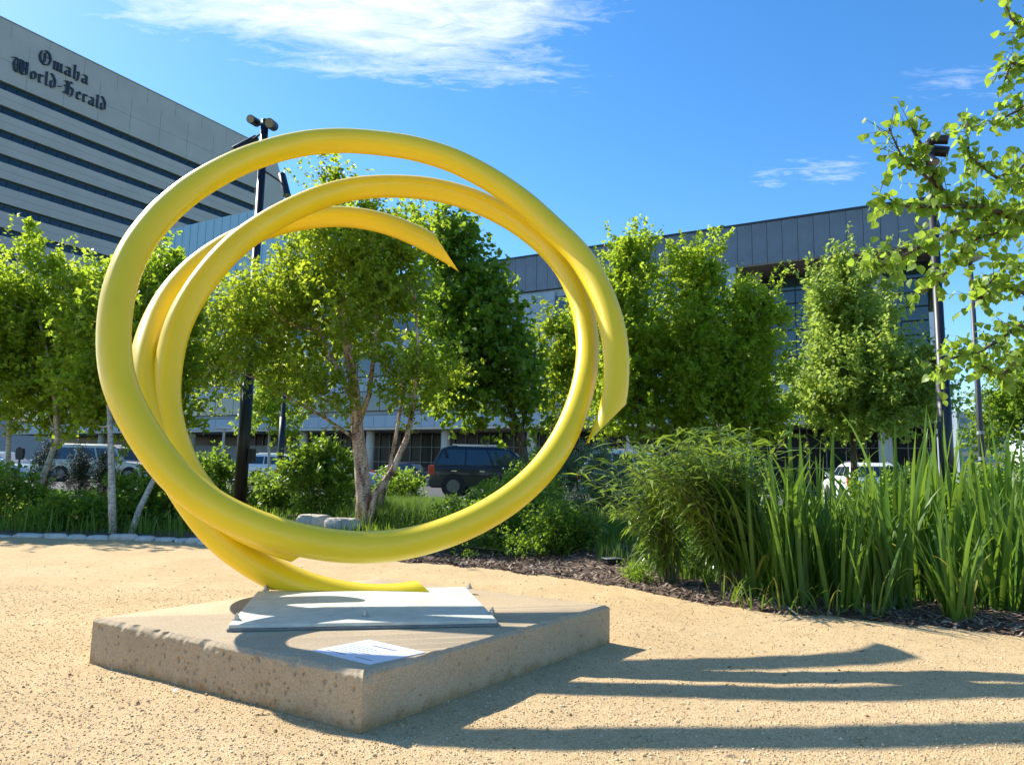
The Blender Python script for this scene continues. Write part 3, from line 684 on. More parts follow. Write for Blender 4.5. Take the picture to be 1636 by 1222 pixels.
pq = empty('plaque', (-.64, 3.45, .2405), 0, 'small white information plaque lying on the near corner of the plinth', 'plaque')
q4 = [np.array(p) - np.array([-.64, 3.45]) for p in [(-.907, 3.45), (-.601, 3.237), (-.382, 3.458), (-.691, 3.680)]]
MB().prism([tuple(p) for p in q4], 'z', .0005, .0045).build('plaque_sheet', m_plaque, pq)
tx = MB(); ux, uy = (q4[1] - q4[0]), (q4[3] - q4[0])
g = np.random.default_rng(4)
def dash(u, v, w, h):
    a = q4[0] + ux * u + uy * v; b = a + ux * w; c = b + uy * h; d = a + uy * h
    tx.prism([tuple(a), tuple(b), tuple(c), tuple(d)], 'z', .0047, .0056)
for (v0, h, a, b, dens) in [(.74, .055, .30, .72, .9), (.58, .022, .1, .55, .8), (.50, .022, .1, .7, .8), (.42, .022, .1, .6, .8), (.34, .022, .1, .66, .8), (.26, .022, .1, .5, .8), (.13, .03, .1, .42, .7), (.13, .03, .62, .9, .7)]:
    u = a
    while u < b:
        w = .006 + .022 * g.random(); dash(u, v0, w, h * .7); u += w + .008
tx.build('print', m_ink, pq)['kind'] = 'stuff'

# ------------------------------------------------------------------ masts, lamps, meter
def mast(Xp, Yd, pbase, label, rot, z0=.1, h=8.6):
    b = at(Xp, pbase, Yd); r = empty('lighting_mast', (b.x, Yd, z0), rot, label, 'lamp post', 'black lighting masts with spotlights')
    MB().box(-.18, .18, -.18, .18, 0, .03).build('base_flange', m_black, r)
    MB().tube([(0, 0, .03), (0, 0, 3.05)], [.132, .126], 18).build('lower_pole', m_black, r, smooth=True)
    MB().tube([(0, 0, 3.05), (0, 0, 3.10), (0, 0, h)], [.125, .092, .082], 16).build('upper_pole', m_black, r, smooth=True)
    MB().tube([(0, 0, h), (0, 0, h + .05), (0, 0, h + .08)], [.082, .07, .03], 16).build('cap', m_black, r, smooth=True)
    MB().box(.13, .25, -.09, .09, 1.05, 1.34).build('junction_box', m_black, r, bevel=.01)
    def spot(p, d, L, rad, arm):
        p, d, arm = Vector(p), Vector(d).normalized(), Vector(arm)
        s = MB().tube([p - d * L * .5, p - d * L * .46, p + d * L * .5], [rad * .8, rad, rad], 18).build('spotlight', m_black, r); smooth_angle(s)
        MB().tube([p + d * (L * .5 + .002), p + d * (L * .5 + .012)], rad * .86, 18).build('lens', m_lens, s)
        MB().tube([arm, p - d * rad * .2], .022, 8).build('bracket', m_black, s)
    spot((-.19, -.16, h - .06), (-.05, -1, -.25), .34, .095, (0, 0, h - .12))
    spot((.21, -.16, h - .14), (.08, -1, -.3), .36, .11, (0, 0, h - .18))
    spot((-.42, .05, h - .50), (-.62, -.35, -.62), .62, .085, (0, 0, h - .22))
    spot((.52, .0, h - 1.45), (.28, -.2, -.78), .60, .085, (0, 0, h - 1.1))
    return r
mast(383, 15.0, 800, 'black lighting mast behind the yellow ring with spotlights against the sky', 0)
mast(446, 30.0, 765, 'farther black lighting mast seen between the first mast and the birch', R(40))
mast(1513, 14.0, 740, 'black lighting mast on the right in front of the end of the blue building', R(60), h=7.95)
b = at(1569, 730, 22)
r = empty('street_lamp', (b.x, 22, .1), 0, 'slim grey street lamp with a flat round head at the far right', 'street lamp')
MB().tube([(0, 0, 0), (0, 0, 3.2), (0, 0, 7.9)], [.10, .085, .065], 12).build('pole', mat('lamp_grey', (.06, .06, .065), .5), r, smooth=True)
MB().tube([(0, 0, 7.9), (0, 0, 8.0), (0, 0, 8.12), (0, 0, 8.2)], [.12, .36, .34, .1], 20).build('lamp_head', m_mull_w, r, smooth=True)
for z in (1.6, 2.4): MB().tube([(0, 0, z), (0, 0, z + .10)], .105, 12).build('band', m_mull_w, r)
b = at(355, 735, 40); r = empty('street_lamp', (b.x, 40, .05), 0, 'pale street lamp with a short flat arm beyond the parked cars at left', 'street lamp')
MB().tube([(0, 0, 0), (0, 0, 3.0)], .07, 10).build('pole', m_mull_w, r); MB().box(-.5, .5, -.12, .12, 3.0, 3.1).build('lamp_head', m_mull_w, r, bevel=.02)
for x, y, Y, lab in [(30, 745, 22, 'dark parking meter at the far left beyond the planting'), (362, 742, 26, 'small dark parking meter between the shrubs left of the near mast')]:
    b = at(x, y, Y); r = empty('parking_meter', (b.x, Y, .1), 0, lab, 'parking meter')
    MB().tube([(0, 0, 0), (0, 0, 1.05)], .03, 8).build('post', m_black, r); MB().prism([(-.09, 1.02), (.09, 1.02), (.12, 1.2), (.1, 1.36), (.0, 1.42), (-.1, 1.36), (-.12, 1.2)], 'y', -.06, .06).build('meter_head', m_black, r, bevel=.01)

# ------------------------------------------------------------------ cars
def car(label, loc, rz, paint, kind, L=4.9, W=1.86, H=1.82):
    r = empty('parked_car', loc, rz, label, 'car', 'cars parked beyond the planting'); hl = L / 2; wr = .37 if kind == 'suv' else .32
    if kind == 'suv':
        low = [(-hl, .42), (-hl + .04, .98), (-hl + .12, 1.08), (hl - 1.35, 1.10), (hl - .35, .98), (hl - .05, .80), (hl, .45), (hl - .1, .28), (-hl + .1, .30)]
        top = [(-hl + .10, 1.07), (-hl + .42, H - .10), (-hl + .70, H), (hl - 2.35, H - .02), (hl - 1.95, H - .10), (hl - 1.25, 1.09)]
    else:
        low = [(-hl, .45), (-hl + .05, .86), (-hl + .9, .98), (hl - 1.3, .95), (hl - .3, .78), (hl - .02, .60), (hl, .35), (hl - .15, .22), (-hl + .15, .25)]
        top = [(-hl + .55, .93), (-hl + 1.35, H - .07), (-hl + 1.75, H), (hl - 2.25, H - .01), (hl - 1.95, H - .07), (hl - 1.15, .93)]
    body = MB().prism(low, 'y', -W / 2, W / 2).build('body', paint, r, bevel=.06, seg=3); smooth_angle(body, R(35))
    n = len(top); zt, zb = H, top[0][1]
    def yy(z, s): return s * (W / 2 - .06 - .17 * (z - zb) / (zt - zb))
    vs = [(x, yy(z, -1), z) for x, z in top] + [(x, yy(z, 1), z) for x, z in top]
    fs = [tuple(range(n)), tuple(range(n, 2 * n))[::-1]] + [(i, i + n, (i + 1) % n + n, (i + 1) % n) for i in range(n)]
    roof = MB().add(vs, fs).build('cabin', paint, r, bevel=.035, seg=2); smooth_angle(roof, R(35))
    # side windows
    zl, zh = zb + .07, H - .14
    xr0, xr1 = (top[0][0] + .16, top[1][0] + .10) ; xf0, xf1 = (top[-1][0] - .22, top[-2][0] - .06)
    ex = [0, .34, .66, 1]
    for s in (-1, 1):
        for k in range(3):
            a, b2 = ex[k] + .012, ex[k + 1] - .012
            q = [(xr0 + (xf0 - xr0) * a, zl), (xr0 + (xf0 - xr0) * b2, zl), (xr1 + (xf1 - xr1) * b2, zh), (xr1 + (xf1 - xr1) * a, zh)]
            vs = [(x, yy(z, s) + s * .006, z) for x, z in q] + [(x, yy(z, s) - s * .02, z) for x, z in q]
            MB().add(vs, [(0, 1, 2, 3), (7, 6, 5, 4), (0, 4, 5, 1), (1, 5, 6, 2), (2, 6, 7, 3), (3, 7, 4, 0)]).build('side_window', m_carglass, r)
            if k < 2: MB().box(xr0 + (xf0 - xr0) * b2 - .45, xr0 + (xf0 - xr0) * b2 - .27, s * (W / 2 + .02) - .015, s * (W / 2 + .02) + .015, .90 if kind == 'suv' else .78, .93 if kind == 'suv' else .81).build('door_handle', m_chrome, r)
    for (p, q_), nm, sg in (((top[0], top[1]), 'rear_window', -1), ((top[-1], top[-2]), 'windscreen', 1)):
        d = Vector((q_[0] - p[0], 0, q_[1] - p[1])); nr = Vector((-d.z, 0, d.x)).normalized() * (1 if sg < 0 else -1)
        if nr.x * sg < 0: nr = -nr
        a = Vector((p[0], 0, p[1])) + d * .1 + nr * .008; b2 = Vector((p[0], 0, p[1])) + d * .92 + nr * .008
        ya, yb = yy(a.z, 1) - .07, yy(b2.z, 1) - .06
        vs = [(a.x, -ya, a.z), (a.x, ya, a.z), (b2.x, yb, b2.z), (b2.x, -yb, b2.z)]; vs += [tuple(Vector(v) - nr * .03) for v in vs]
        MB().add(vs, [(0, 1, 2, 3), (7, 6, 5, 4), (0, 4, 5, 1), (1, 5, 6, 2), (2, 6, 7, 3), (3, 7, 4, 0)]).build(nm, m_carglass, r)
    for s in (-1, 1):
        for x in (-hl + .92, hl - .95):
            arch = MB().tube([(x, s * (W / 2 - .18), wr + .01), (x, s * (W / 2 + .006), wr + .01)], wr + .07, 24).build('wheel_arch', m_tyre, r)
            w = MB().tube([(x, s * (W / 2 - .2), wr), (x, s * (W / 2 + .012), wr)], [wr, wr], 26).build('wheel', m_tyre, r, bevel=.015)
            MB().tube([(x, s * (W / 2), wr), (x, s * (W / 2 + .022), wr)], wr * .64, 20).build('rim', m_rim, w)
        zc = .93 if kind == 'suv' else .74
        MB().box(-hl - .012, -hl + .22, s * (W / 2 - .07) - .09, s * (W / 2 - .07) + .085, zc - .16, zc + .17).build('tail_light', m_red, r, bevel=.02)
        MB().box(hl - .30, hl - .02, s * (W / 2 - .12) - .16, s * (W / 2 - .12) + .13, zc - .20, zc - .04).build('headlight', m_amber, r, bevel=.02)
        MB().box(top[-1][0] - .30, top[-1][0] - .12, s * (W / 2 + .08) - .09, s * (W / 2 + .08) + .09, zb + .03, zb + .19).build('wing_mirror', paint, r, bevel=.03)
        if kind == 'suv': MB().tube([(top[2][0] + .1, s * (W / 2 - .30), H + .04), (top[3][0] - .1, s * (W / 2 - .30), H + .04)], .02, 6).build('roof_rail', m_chrome, r)
    MB().box(-hl - .07, -hl + .25, -W / 2 + .02, W / 2 - .02, .36, .62).build('rear_bumper', mat('bumper_grey', (.2, .2, .21), .5) if kind == 'suv' else paint, r, bevel=.04)
    MB().box(hl - .25, hl + .05, -W / 2 + .03, W / 2 - .03, .30, .54).build('front_bumper', paint, r, bevel=.04)
    return r
def paint(name, c, metal=.2): return mat(name, c, .32, .03, 2, metal=metal * .5, coat=.4)
p_navy, p_beige, p_silver, p_white, p_blue = paint('navy_paint', (.006, .009, .018)), paint('beige_paint', (.52, .47, .38)), paint('silver_paint', (.48, .50, .52)), paint('white_paint', (.75, .76, .77), 0), paint('pale_blue_paint', (.35, .47, .55))
def cx_at(px, Y): return at(px, 745, Y).x
car('dark navy four-wheel drive parked behind the birch inside the ring', (cx_at(690, 26.5) + 2.47, 26.5, .12), R(-4), p_navy, 'suv')
car('beige full-size four-wheel drive parked behind the trees at left', (cx_at(90, 39) + 2.75, 39, .06), R(-2), p_beige, 'suv', 5.6, 2.0, 1.92)
car('silver saloon with sloping bonnet parked left of the birch', (cx_at(450, 33) + 2.35, 33, .02), R(-3), p_silver, 'sedan', 4.75, 1.8, 1.47)
car('white estate car behind the silver saloon near the far mast', (cx_at(395, 38.5) + 2.2, 38.5, .02), R(-3), p_white, 'suv', 4.4, 1.8, 1.68)
car('pale blue saloon cut off at the left edge of the picture', (cx_at(30, 35) - 1.0, 35, .02), R(-2), p_blue, 'sedan', 4.6, 1.8, 1.5)
car('white van-like car whose roof shows above the right shrubs', (cx_at(1030, 25.5) , 26.5, .06), R(-4), p_white, 'suv', 4.6, 1.85, 1.85)
car('white hatchback seen from behind through the irises on the right', (cx_at(1400, 24.5) + .4, 26.5, .0), R(78), p_white, 'suv', 4.2, 1.8, 1.62)
car('dark saloon in the shade under the overhang right of the birch', (cx_at(650, 46), 47, .02), R(-20), p_navy, 'sedan', 4.6, 1.8, 1.45)

# picket fence far right
fe = empty('picket_fence', (at(1550, 730, 27).x, 27, .05), R(-4), 'weathered grey wooden picket fence behind the irises at far right', 'fence')
for i in range(60): MB().prism([(i * .125, 0), (i * .125 + .095, 0), (i * .125 + .095, 1.55 + .02 * math.sin(i * 5)), (i * .125 + .047, 1.62), (i * .125, 1.55)], 'y', 0, .02).build('picket', m_wood, fe)
for z in (.4, 1.3): MB().box(-.02, 7.5, .021, .06, z, z + .08).build('rail', m_wood, fe)

# ------------------------------------------------------------------ rocks and edging
def rock(name, c, s, m, seed, parent=None, rz=0):
    import mathutils.noise as mn
    bm = bmesh.new(); bmesh.ops.create_icosphere(bm, subdivisions=3, radius=1)
    for v in bm.verts:
        k = 1 + .28 * mn.noise(v.co * 1.1 + Vector((seed * 3.1, 0, 0))) + .10 * mn.noise(v.co * 3 + Vector((0, seed, 0)))
        v.co = Vector((max(-.8, min(.85, v.co.x * k)) * s[0], v.co.y * k * s[1], max(-.6, min(.75, v.co.z * k)) * s[2]))
    me = bpy.data.meshes.new(name); bm.to_mesh(me); bm.free(); o = link(name, me, m, parent); o.location = c; o.rotation_euler = (0, 0, rz); smooth_angle(o, R(28)); return o
b = at(502, 843, 12.4); tag(rock('boulder', (b.x, 12.4, b.z), (.36, .3, .30), m_rock, 3), 'left pale boulder at the foot of the birch', 'boulder', 'boulders beside the birch')
b = at(545, 846, 12.0); tag(rock('boulder', (b.x, 12.0, b.z), (.36, .28, .26), m_rock, 9, rz=.4), 'right flatter boulder touching the birch trunk', 'boulder', 'boulders beside the birch')
ed = empty('stone_edging', (-6, 10.4, 0), 0, 'row of rough pale stones edging the gravel path at left', 'edging')
x = -11.0; k = 0
while x < -4.0:
    w = random.uniform(.16, .55) if x < -4.9 else random.uniform(.07, .2)
    rock('stone', (x + w / 2 + 6, float(bound(x + w / 2)) - 10.4 - random.uniform(-.05, .06), random.uniform(-.03, .01)), (w * .6, random.uniform(.07, .14), random.uniform(.06, .10)), m_edge, k + 20, ed, random.uniform(-.2, .2)); x += w * 1.02; k += 1
b = at(975, 903, 8.1)
r = empty('landscape_light', (b.x, 8.0, float(gz(b.x, 8.0))), R(20), 'small dark ground light box on the mulch mound', 'garden light')
MB().box(-.08, .08, -.06, .06, 0, .05).build('housing', m_black, r, bevel=.01); MB().box(-.095, .095, -.07, .07, .051, .06).build('lid', mat('lid_grey', (.25, .25, .24), .4), r, bevel=.003)

# ------------------------------------------------------------------ trees
G = lambda x, y: float(gz(x, y))
def stempx(pts, r0, r1, Y):                                     # stem drawn through photographed points
    n = len(pts); return ([at(p[0], p[1], p[2] if len(p) > 2 else Y) for p in pts], [r0 + (r1 - r0) * i / (n - 1) for i in range(n)])
# birch in the middle
Yb = 12.4
st = [stempx([(578, 862), (582, 800), (577, 740), (570, 680), (566, 620), (556, 560), (545, 500), (540, 430), (532, 350)], .155, .03, Yb),
      stempx([(588, 850), (600, 790), (628, 750), (650, 700), (662, 640), (668, 570), (664, 480)], .075, .02, Yb - .1),
      stempx([(604, 862), (610, 800), (622, 750), (632, 700), (642, 640), (655, 560)], .05, .02, Yb + .3),
      stempx([(568, 650), (540, 590), (510, 530), (478, 480), (450, 420)], .05, .015, Yb),
      stempx([(568, 690), (590, 630), (598, 560), (604, 480), (608, 400)], .055, .015, Yb),
      stempx([(566, 700), (520, 668), (470, 640), (420, 610), (370, 590)], .03, .01, Yb - .1)]
bl = [pxblob(430, 690, 310, 600, Yb), pxblob(480, 570, 262, 350, Yb), pxblob(560, 690, 318, 450, Yb, 1.0), pxblob(300, 480, 440, 620, Yb - .3, 1.0), pxblob(285, 390, 500, 680, Yb + 3.4, .8), pxblob(400, 500, 540, 650, Yb, .8), pxblob(370, 520, 370, 560, Yb), pxblob(450, 560, 560, 690, Yb - .5, .6), pxblob(590, 750, 540, 690, Yb - .3, .8)]
tree('river_birch', 'multi-stemmed birch with peeling tan bark standing inside the yellow ring', st, bl, 290, 9, 18, .085, m_leaf_birch, m_birch, 21, spikes=10, spike_h=.45, twl=.42, rcl=.17, nlimb=46, limb_r=.03)
# dark tree to its right
Yd = 15
st = [stempx([(838, 800), (838, 740), (832, 690), (800, 620), (780, 540), (765, 440)], .12, .03, Yd), stempx([(832, 690), (850, 620), (855, 560)], .05, .02, Yd)]
bl = [pxblob(660, 845, 430, 700, Yd), pxblob(640, 775, 320, 480, Yd), pxblob(720, 835, 430, 600, Yd, 1.2), pxblob(790, 870, 540, 700, Yd, 1.0)]
tree('linden_tree', 'dense dark green tree right of the birch inside the ring', st, bl, 180, 9, 12, .13, m_leaf_dark, m_bark, 22, twl=.4, rcl=.22, nlimb=20, wr=.8)
# bright tree showing through the ring at right
st = [stempx([(880, 800), (882, 700), (885, 620), (890, 540)], .08, .02, 19)]
tree('young_tree', 'small bright green tree half hidden by the right side of the ring', st, [pxblob(845, 960, 470, 700, 19)], 70, 8, 12, .13, m_leaf_birch, m_bark, 23, twl=.4, rcl=.2, nlimb=12)
# double-crowned birch
Y4 = 17
st = [stempx([(1026, 800), (1024, 720), (1018, 640), (1010, 540), (1005, 430), (1006, 370)], .07, .02, Y4), stempx([(1080, 790), (1075, 700), (1090, 600), (1108, 480), (1112, 400)], .07, .02, Y4 + .3), stempx([(1075, 710), (1130, 640), (1180, 560), (1205, 470)], .05, .015, Y4)]
bl = [pxblob(935, 1075, 410, 670, Y4), pxblob(955, 1062, 350, 490, Y4, .6), pxblob(1055, 1165, 365, 520, Y4, .7), pxblob(1020, 1200, 440, 690, Y4), pxblob(1145, 1258, 430, 620, Y4, .8), pxblob(1120, 1262, 540, 728, Y4, 1.0), pxblob(930, 1070, 560, 730, Y4, 1.1), pxblob(1030, 1180, 580, 730, Y4, 1.1)]
tree('birch_clump', 'leafy lime green trees with two pointed tops right of the ring', st, bl, 400, 9, 17, .11, m_leaf_lime, m_bark, 24, spikes=18, spike_h=.45, twl=.42, rcl=.2, nlimb=34)
# maple, pyramidal
Y5 = 19
st = [stempx([(1366, 800), (1364, 730), (1362, 660), (1366, 560), (1362, 480), (1358, 420)], .10, .02, Y5)]
bl = [pxblob(1310, 1390, 370, 500, Y5), pxblob(1365, 1440, 385, 510, Y5, .7), pxblob(1275, 1450, 450, 600, Y5), pxblob(1235, 1505, 540, 670, Y5), pxblob(1220, 1525, 600, 710, Y5), pxblob(1270, 1340, 430, 540, Y5, .7)]
tree('maple_tree', 'pyramid shaped pale green maple before the end of the blue building', st, bl, 300, 9, 15, .125, m_leaf_maple, m_bark, 25, out=.9, spikes=60, spike_h=.5, twl=.5, rcl=.16, up=1.0, nlimb=30)
# left trees
st = [stempx([(180, 866, 10.9), (179, 800, 11), (178, 740, 11.3), (176, 680, 11.8), (172, 600, 12.4), (160, 520, 12.9), (150, 440, 13.2)], .062, .02, 11.0), stempx([(207, 862, 11), (222, 815, 11.3), (246, 765, 11.7), (275, 700, 12.2), (290, 620, 12.7), (280, 520, 13.1)], .055, .02, 11.2)]
bl = [pxblob(100, 330, 440, 640, 13.2, 1.1), pxblob(120, 200, 400, 500, 13.2, .8), pxblob(215, 310, 390, 520, 13.3, .8), pxblob(90, 200, 560, 700, 12.6, .9), pxblob(180, 330, 560, 700, 12.8, .9)]
tree('birch_tree', 'white-stemmed birch at the path edge left of the ring', st, bl, 270, 9, 18, .095, m_leaf_lime, m_whitebark, 26, spikes=16, spike_h=.5, twl=.4, rcl=.18, nlimb=34)
st = [stempx([(44, 830), (62, 780), (92, 700), (84, 600), (60, 500)], .07, .02, 13.2), stempx([(14, 840), (12, 760), (14, 690), (20, 560), (30, 400)], .06, .02, 13.4)]
bl = [pxblob(-60, 110, 440, 700, 13.5, 1.4), pxblob(15, 60, 362, 480, 13.5, .5), pxblob(55, 105, 405, 500, 13.5, .5), pxblob(-120, 30, 420, 640, 13.5, 1.2), pxblob(60, 150, 500, 710, 13.6, 1.0)]
tree('birch_tree', 'leaning birch at the left edge of the picture', st, bl, 290, 9, 18, .095, m_leaf_lime, m_whitebark, 27, spikes=20, spike_h=.6, twl=.42, rcl=.16, up=.9, nlimb=34)
st = [stempx([(431, 775), (430, 740), (430, 690), (432, 620)], .09, .03, 34)]
tree('young_tree', 'thin pale-stemmed sapling between the two black masts', st, [pxblob(380, 500, 550, 716, 34)], 90, 8, 12, .16, m_leaf_lime, m_whitebark, 28, twl=.4, rcl=.2, nlimb=12)
st = [stempx([(1640, 760), (1640, 700), (1636, 640)], .12, .05, 30)]
tree('street_tree', 'round distant tree behind the slim street lamp at far right', st, [pxblob(1560, 1720, 590, 720, 30), pxblob(1600, 1700, 560, 640, 30), pxblob(1535, 1600, 670, 725, 30, 1)], 130, 8, 12, .17, m_leaf_shrub, m_bark, 29, twl=.6, rcl=.35, nlimb=10)
st = [stempx([(840, 780, 24), (842, 720, 24), (845, 690, 24)], .09, .04, 24)]

# near tree whose branches reach in from the right
def near_tree():
    g = np.random.default_rng(41); base = Vector((4.6, 5.7, .0)); root = empty('overhanging_tree', base, 0, 'near tree with large bright leaves reaching in from the right edge', 'tree')
    MB().tube([Vector((0, 0, 0)), Vector((.03, 0, 1.2)), Vector((-.05, -.1, 2.4)), Vector((.05, -.2, 3.6)), Vector((.1, -.2, 5))], [.10, .085, .07, .05, .02], 10).build('trunk', m_bark, root, smooth=True)
    hub = {1.5: at(1830, 640, 5.2), 2.2: at(1800, 470, 5.1), 2.6: at(1790, 420, 5.0), 3.2: at(1780, 250, 5.0), 3.9: at(1780, 60, 5.0)}
    br = [ # photographed run of each branch, with distance
        [(1790,440,5.3),(1636,352,5.0),(1560,335,4.9),(1500,300,4.85),(1440,250,4.8),(1420,205,4.8)],
        [(1636,352,5.0),(1570,330,4.85),(1520,330,4.8),(1450,330,4.75),(1400,310,4.7)],
        [(1560,335,4.9),(1520,375,4.8),(1460,400,4.75),(1400,430,4.7)],
        [(1790,440,5.3),(1660,365,5.1),(1600,370,5.0),(1550,385,4.9),(1500,450,4.8),(1470,470,4.8)],
        [(1500,300,4.85),(1470,230,4.8),(1455,200,4.8)],
        [(1790,440,5.3),(1680,300,5.1),(1600,290,5.0),(1548,250,4.9),(1545,195,4.9)],
        [(1790,520,5.3),(1690,500,5.2),(1610,455,5.1),(1560,480,5.0),(1590,440,5.0)],
        [(1790,520,5.3),(1690,540,5.2),(1630,520,5.1),(1570,560,5.0),(1510,575,4.9),(1500,600,4.9)],
        [(1690,540,5.2),(1640,560,5.1),(1600,600,5.0),(1560,580,5.0)],
        [(1790,240,5.3),(1700,180,5.2),(1640,170,5.1),(1600,190,5.0),(1580,195,5.0)],
        [(1790,240,5.3),(1700,100,5.2),(1650,60,5.1),(1615,30,5.0),(1600,-10,5.0)],
        [(1790,100,5.3),(1690,20,5.2),(1640,-20,5.1)],
        [(1700,180,5.2),(1660,240,5.1),(1630,270,5.1),(1600,280,5.0)],
        [(1780,360,5.3),(1700,420,5.2),(1640,430,5.1),(1600,420,5.0)],
        [(1700,100,5.2),(1650,110,5.1),(1615,100,5.0),(1605,130,5.0)]]
    bm_ = MB(); P = []; A = []
    for k, b_ in enumerate(br):
        pts = [at(*p) for p in b_]
        if b_[0][0] > 1750: pts = [base + Vector((0, -.1, min(4.4, max(1.2, pts[0].z - .7)))), *pts]
        bm_.tube([p - base for p in pts], [.022 * (1 - .85 * i / (len(pts) - 1)) + .002 for i in range(len(pts))], 5)
        for a, b2 in zip(pts[:-1], pts[1:]):
            L = (b2 - a).length
            for _ in range(int(L / .020)):
                t_ = g.random(); q = a.lerp(b2, t_)
                if at_px(q)[0] > 1760: continue
                # side twig
                d = norm(np.array(b2 - a) / L * .5 + g.normal(size=3) * .6 + np.array([0, 0, .15])); tl = .05 + .20 * g.random(); e = Vector(np.array(q) + d * tl)
                bm_.tube([q - base, e - base], [.003, .0015], 3, cap=False)
                for j in range(4):
                    p = np.array(q.lerp(e, .25 + .25 * j)); P.append(p); A.append(d * .4 + g.normal(size=3) * .55 + np.array([0, 0, -.75]))
    bm_.build('branches', m_bark, root, smooth=True)['kind'] = 'stuff'
    P = np.array(P); A = norm(np.array(A)); n = len(P)
    N = norm(g.normal(size=(n, 3)) + np.array([-.3, 0, .7])); N = norm(N - A * (N * A).sum(1, keepdims=True)); S = np.cross(A, N)
    prof = [(0, 0), (.10, .30), (.30, .44), (.55, .36), (.80, .16), (1, 0)]     # half widths along the leaf
    var = []
    for v in range(4):
        vs = []; 
        for i, (u, w) in enumerate(prof):
            w *= 1 + .12 * (v - 1.5) / 1.5; dz = -.12 * u * u * (1 + .3 * v)
            if w == 0: vs.append((u, 0, dz))
            else: vs += [(u, -w, dz + .10 * w), (u, 0, dz), (u, w, dz + .10 * w)]
        fs = [(0, 2, 1), (0, 3, 2)]
        for i in range(3):
            a = 1 + 3 * i; fs += [(a, a + 1, a + 4, a + 3), (a + 1, a + 2, a + 5, a + 4)]
        a = 10; fs += [(a, a + 1, 13), (a + 1, a + 2, 13)]
        var.append((vs, fs))
    sz = .044 + .034 * g.random(n)
    order = np.argsort(-sz * (1 / P[:, 1])); first = [i for i in order if 1380 < at_px(P[i])[0] < 1640][:298]; fset = set(first)
    mes = []
    for v in var:
        me = bpy.data.meshes.new('leaf'); me.from_pydata(v[0], [], v[1]); me.materials.append(m_leaf_near); mes.append(me)
    for i in first:
        o = bpy.data.objects.new('leaf', mes[i % 4]); COL.objects.link(o); o.parent = root
        mt = Matrix.Identity(4)
        for r_ in range(3): mt[r_][0] = A[i][r_] * sz[i]; mt[r_][1] = S[i][r_] * sz[i]; mt[r_][2] = N[i][r_] * sz[i]; mt[r_][3] = P[i][r_] - base[r_]
        o.matrix_local = mt
    rest = MB()
    for i in range(n):
        if i in fset: continue
        v, f = var[i % 4]; rest.add([tuple(P[i] - np.array(base) + (A[i] * a + S[i] * b2 + N[i] * c) * sz[i]) for a, b2, c in v], f)
    me = bpy.data.meshes.new('foliage'); me.from_pydata(rest.v, [], rest.f); o = link('foliage', me, m_leaf_near, root); o['kind'] = 'stuff'
def at_px(p):
    d = np.array(p) - np.array([0, 0, CAMH]); z = d @ _f; return 818 + FPX * (d @ _r) / z, 611 - FPX * (d @ _u) / z
near_tree()

# ------------------------------------------------------------------ shrubs
def shrub(name, label, blobs, base, ncl, ntw, lpt, leaf, m, seed, twl=.16, rcl=.08, wr=.6, up=.6, droop=.2, group=None, nst=14, cat='shrub'):
    g = np.random.default_rng(seed); bx_, by_ = base; b = Vector((bx_, by_, G(bx_, by_) if by_ < 18 else .1)); r = empty(name, b, 0, label, cat, group)
    Cn, D = clusters(g, blobs, ncl, .42); k = Cn[:, 2] > b.z + .03; Cn, D = Cn[k], D[k]
    P, A, s0, s1 = twig_leaves(g, Cn, D, ntw, rcl, twl, lpt, up, .6, droop); k = P[:, 2] > b.z - .0; P, A = P[k], A[k]
    o = link('foliage', leaf_mesh('foliage', leaf_arrays(g, P - np.array(b), A, leaf, wr)), m, r); o['kind'] = 'stuff'
    mb = MB()
    for i in g.choice(len(Cn), min(nst, len(Cn)), replace=False):
        c = Vector(Cn[i]) - b; mb.tube(curve_pts((c.x * .12, c.y * .12, -.02), c, (0, 0, .0), 4), [.009, .008, .006, .003], 5)
    mb.build('stems', m_stem, r)['kind'] = 'stuff'; return r
def bx(px, py0, py1, w, Y, d=None): return pxblob(px - w, px + w, py0, py1, Y, d)
def base_of(px, Y): return (at(px, 800, Y).x, Y)
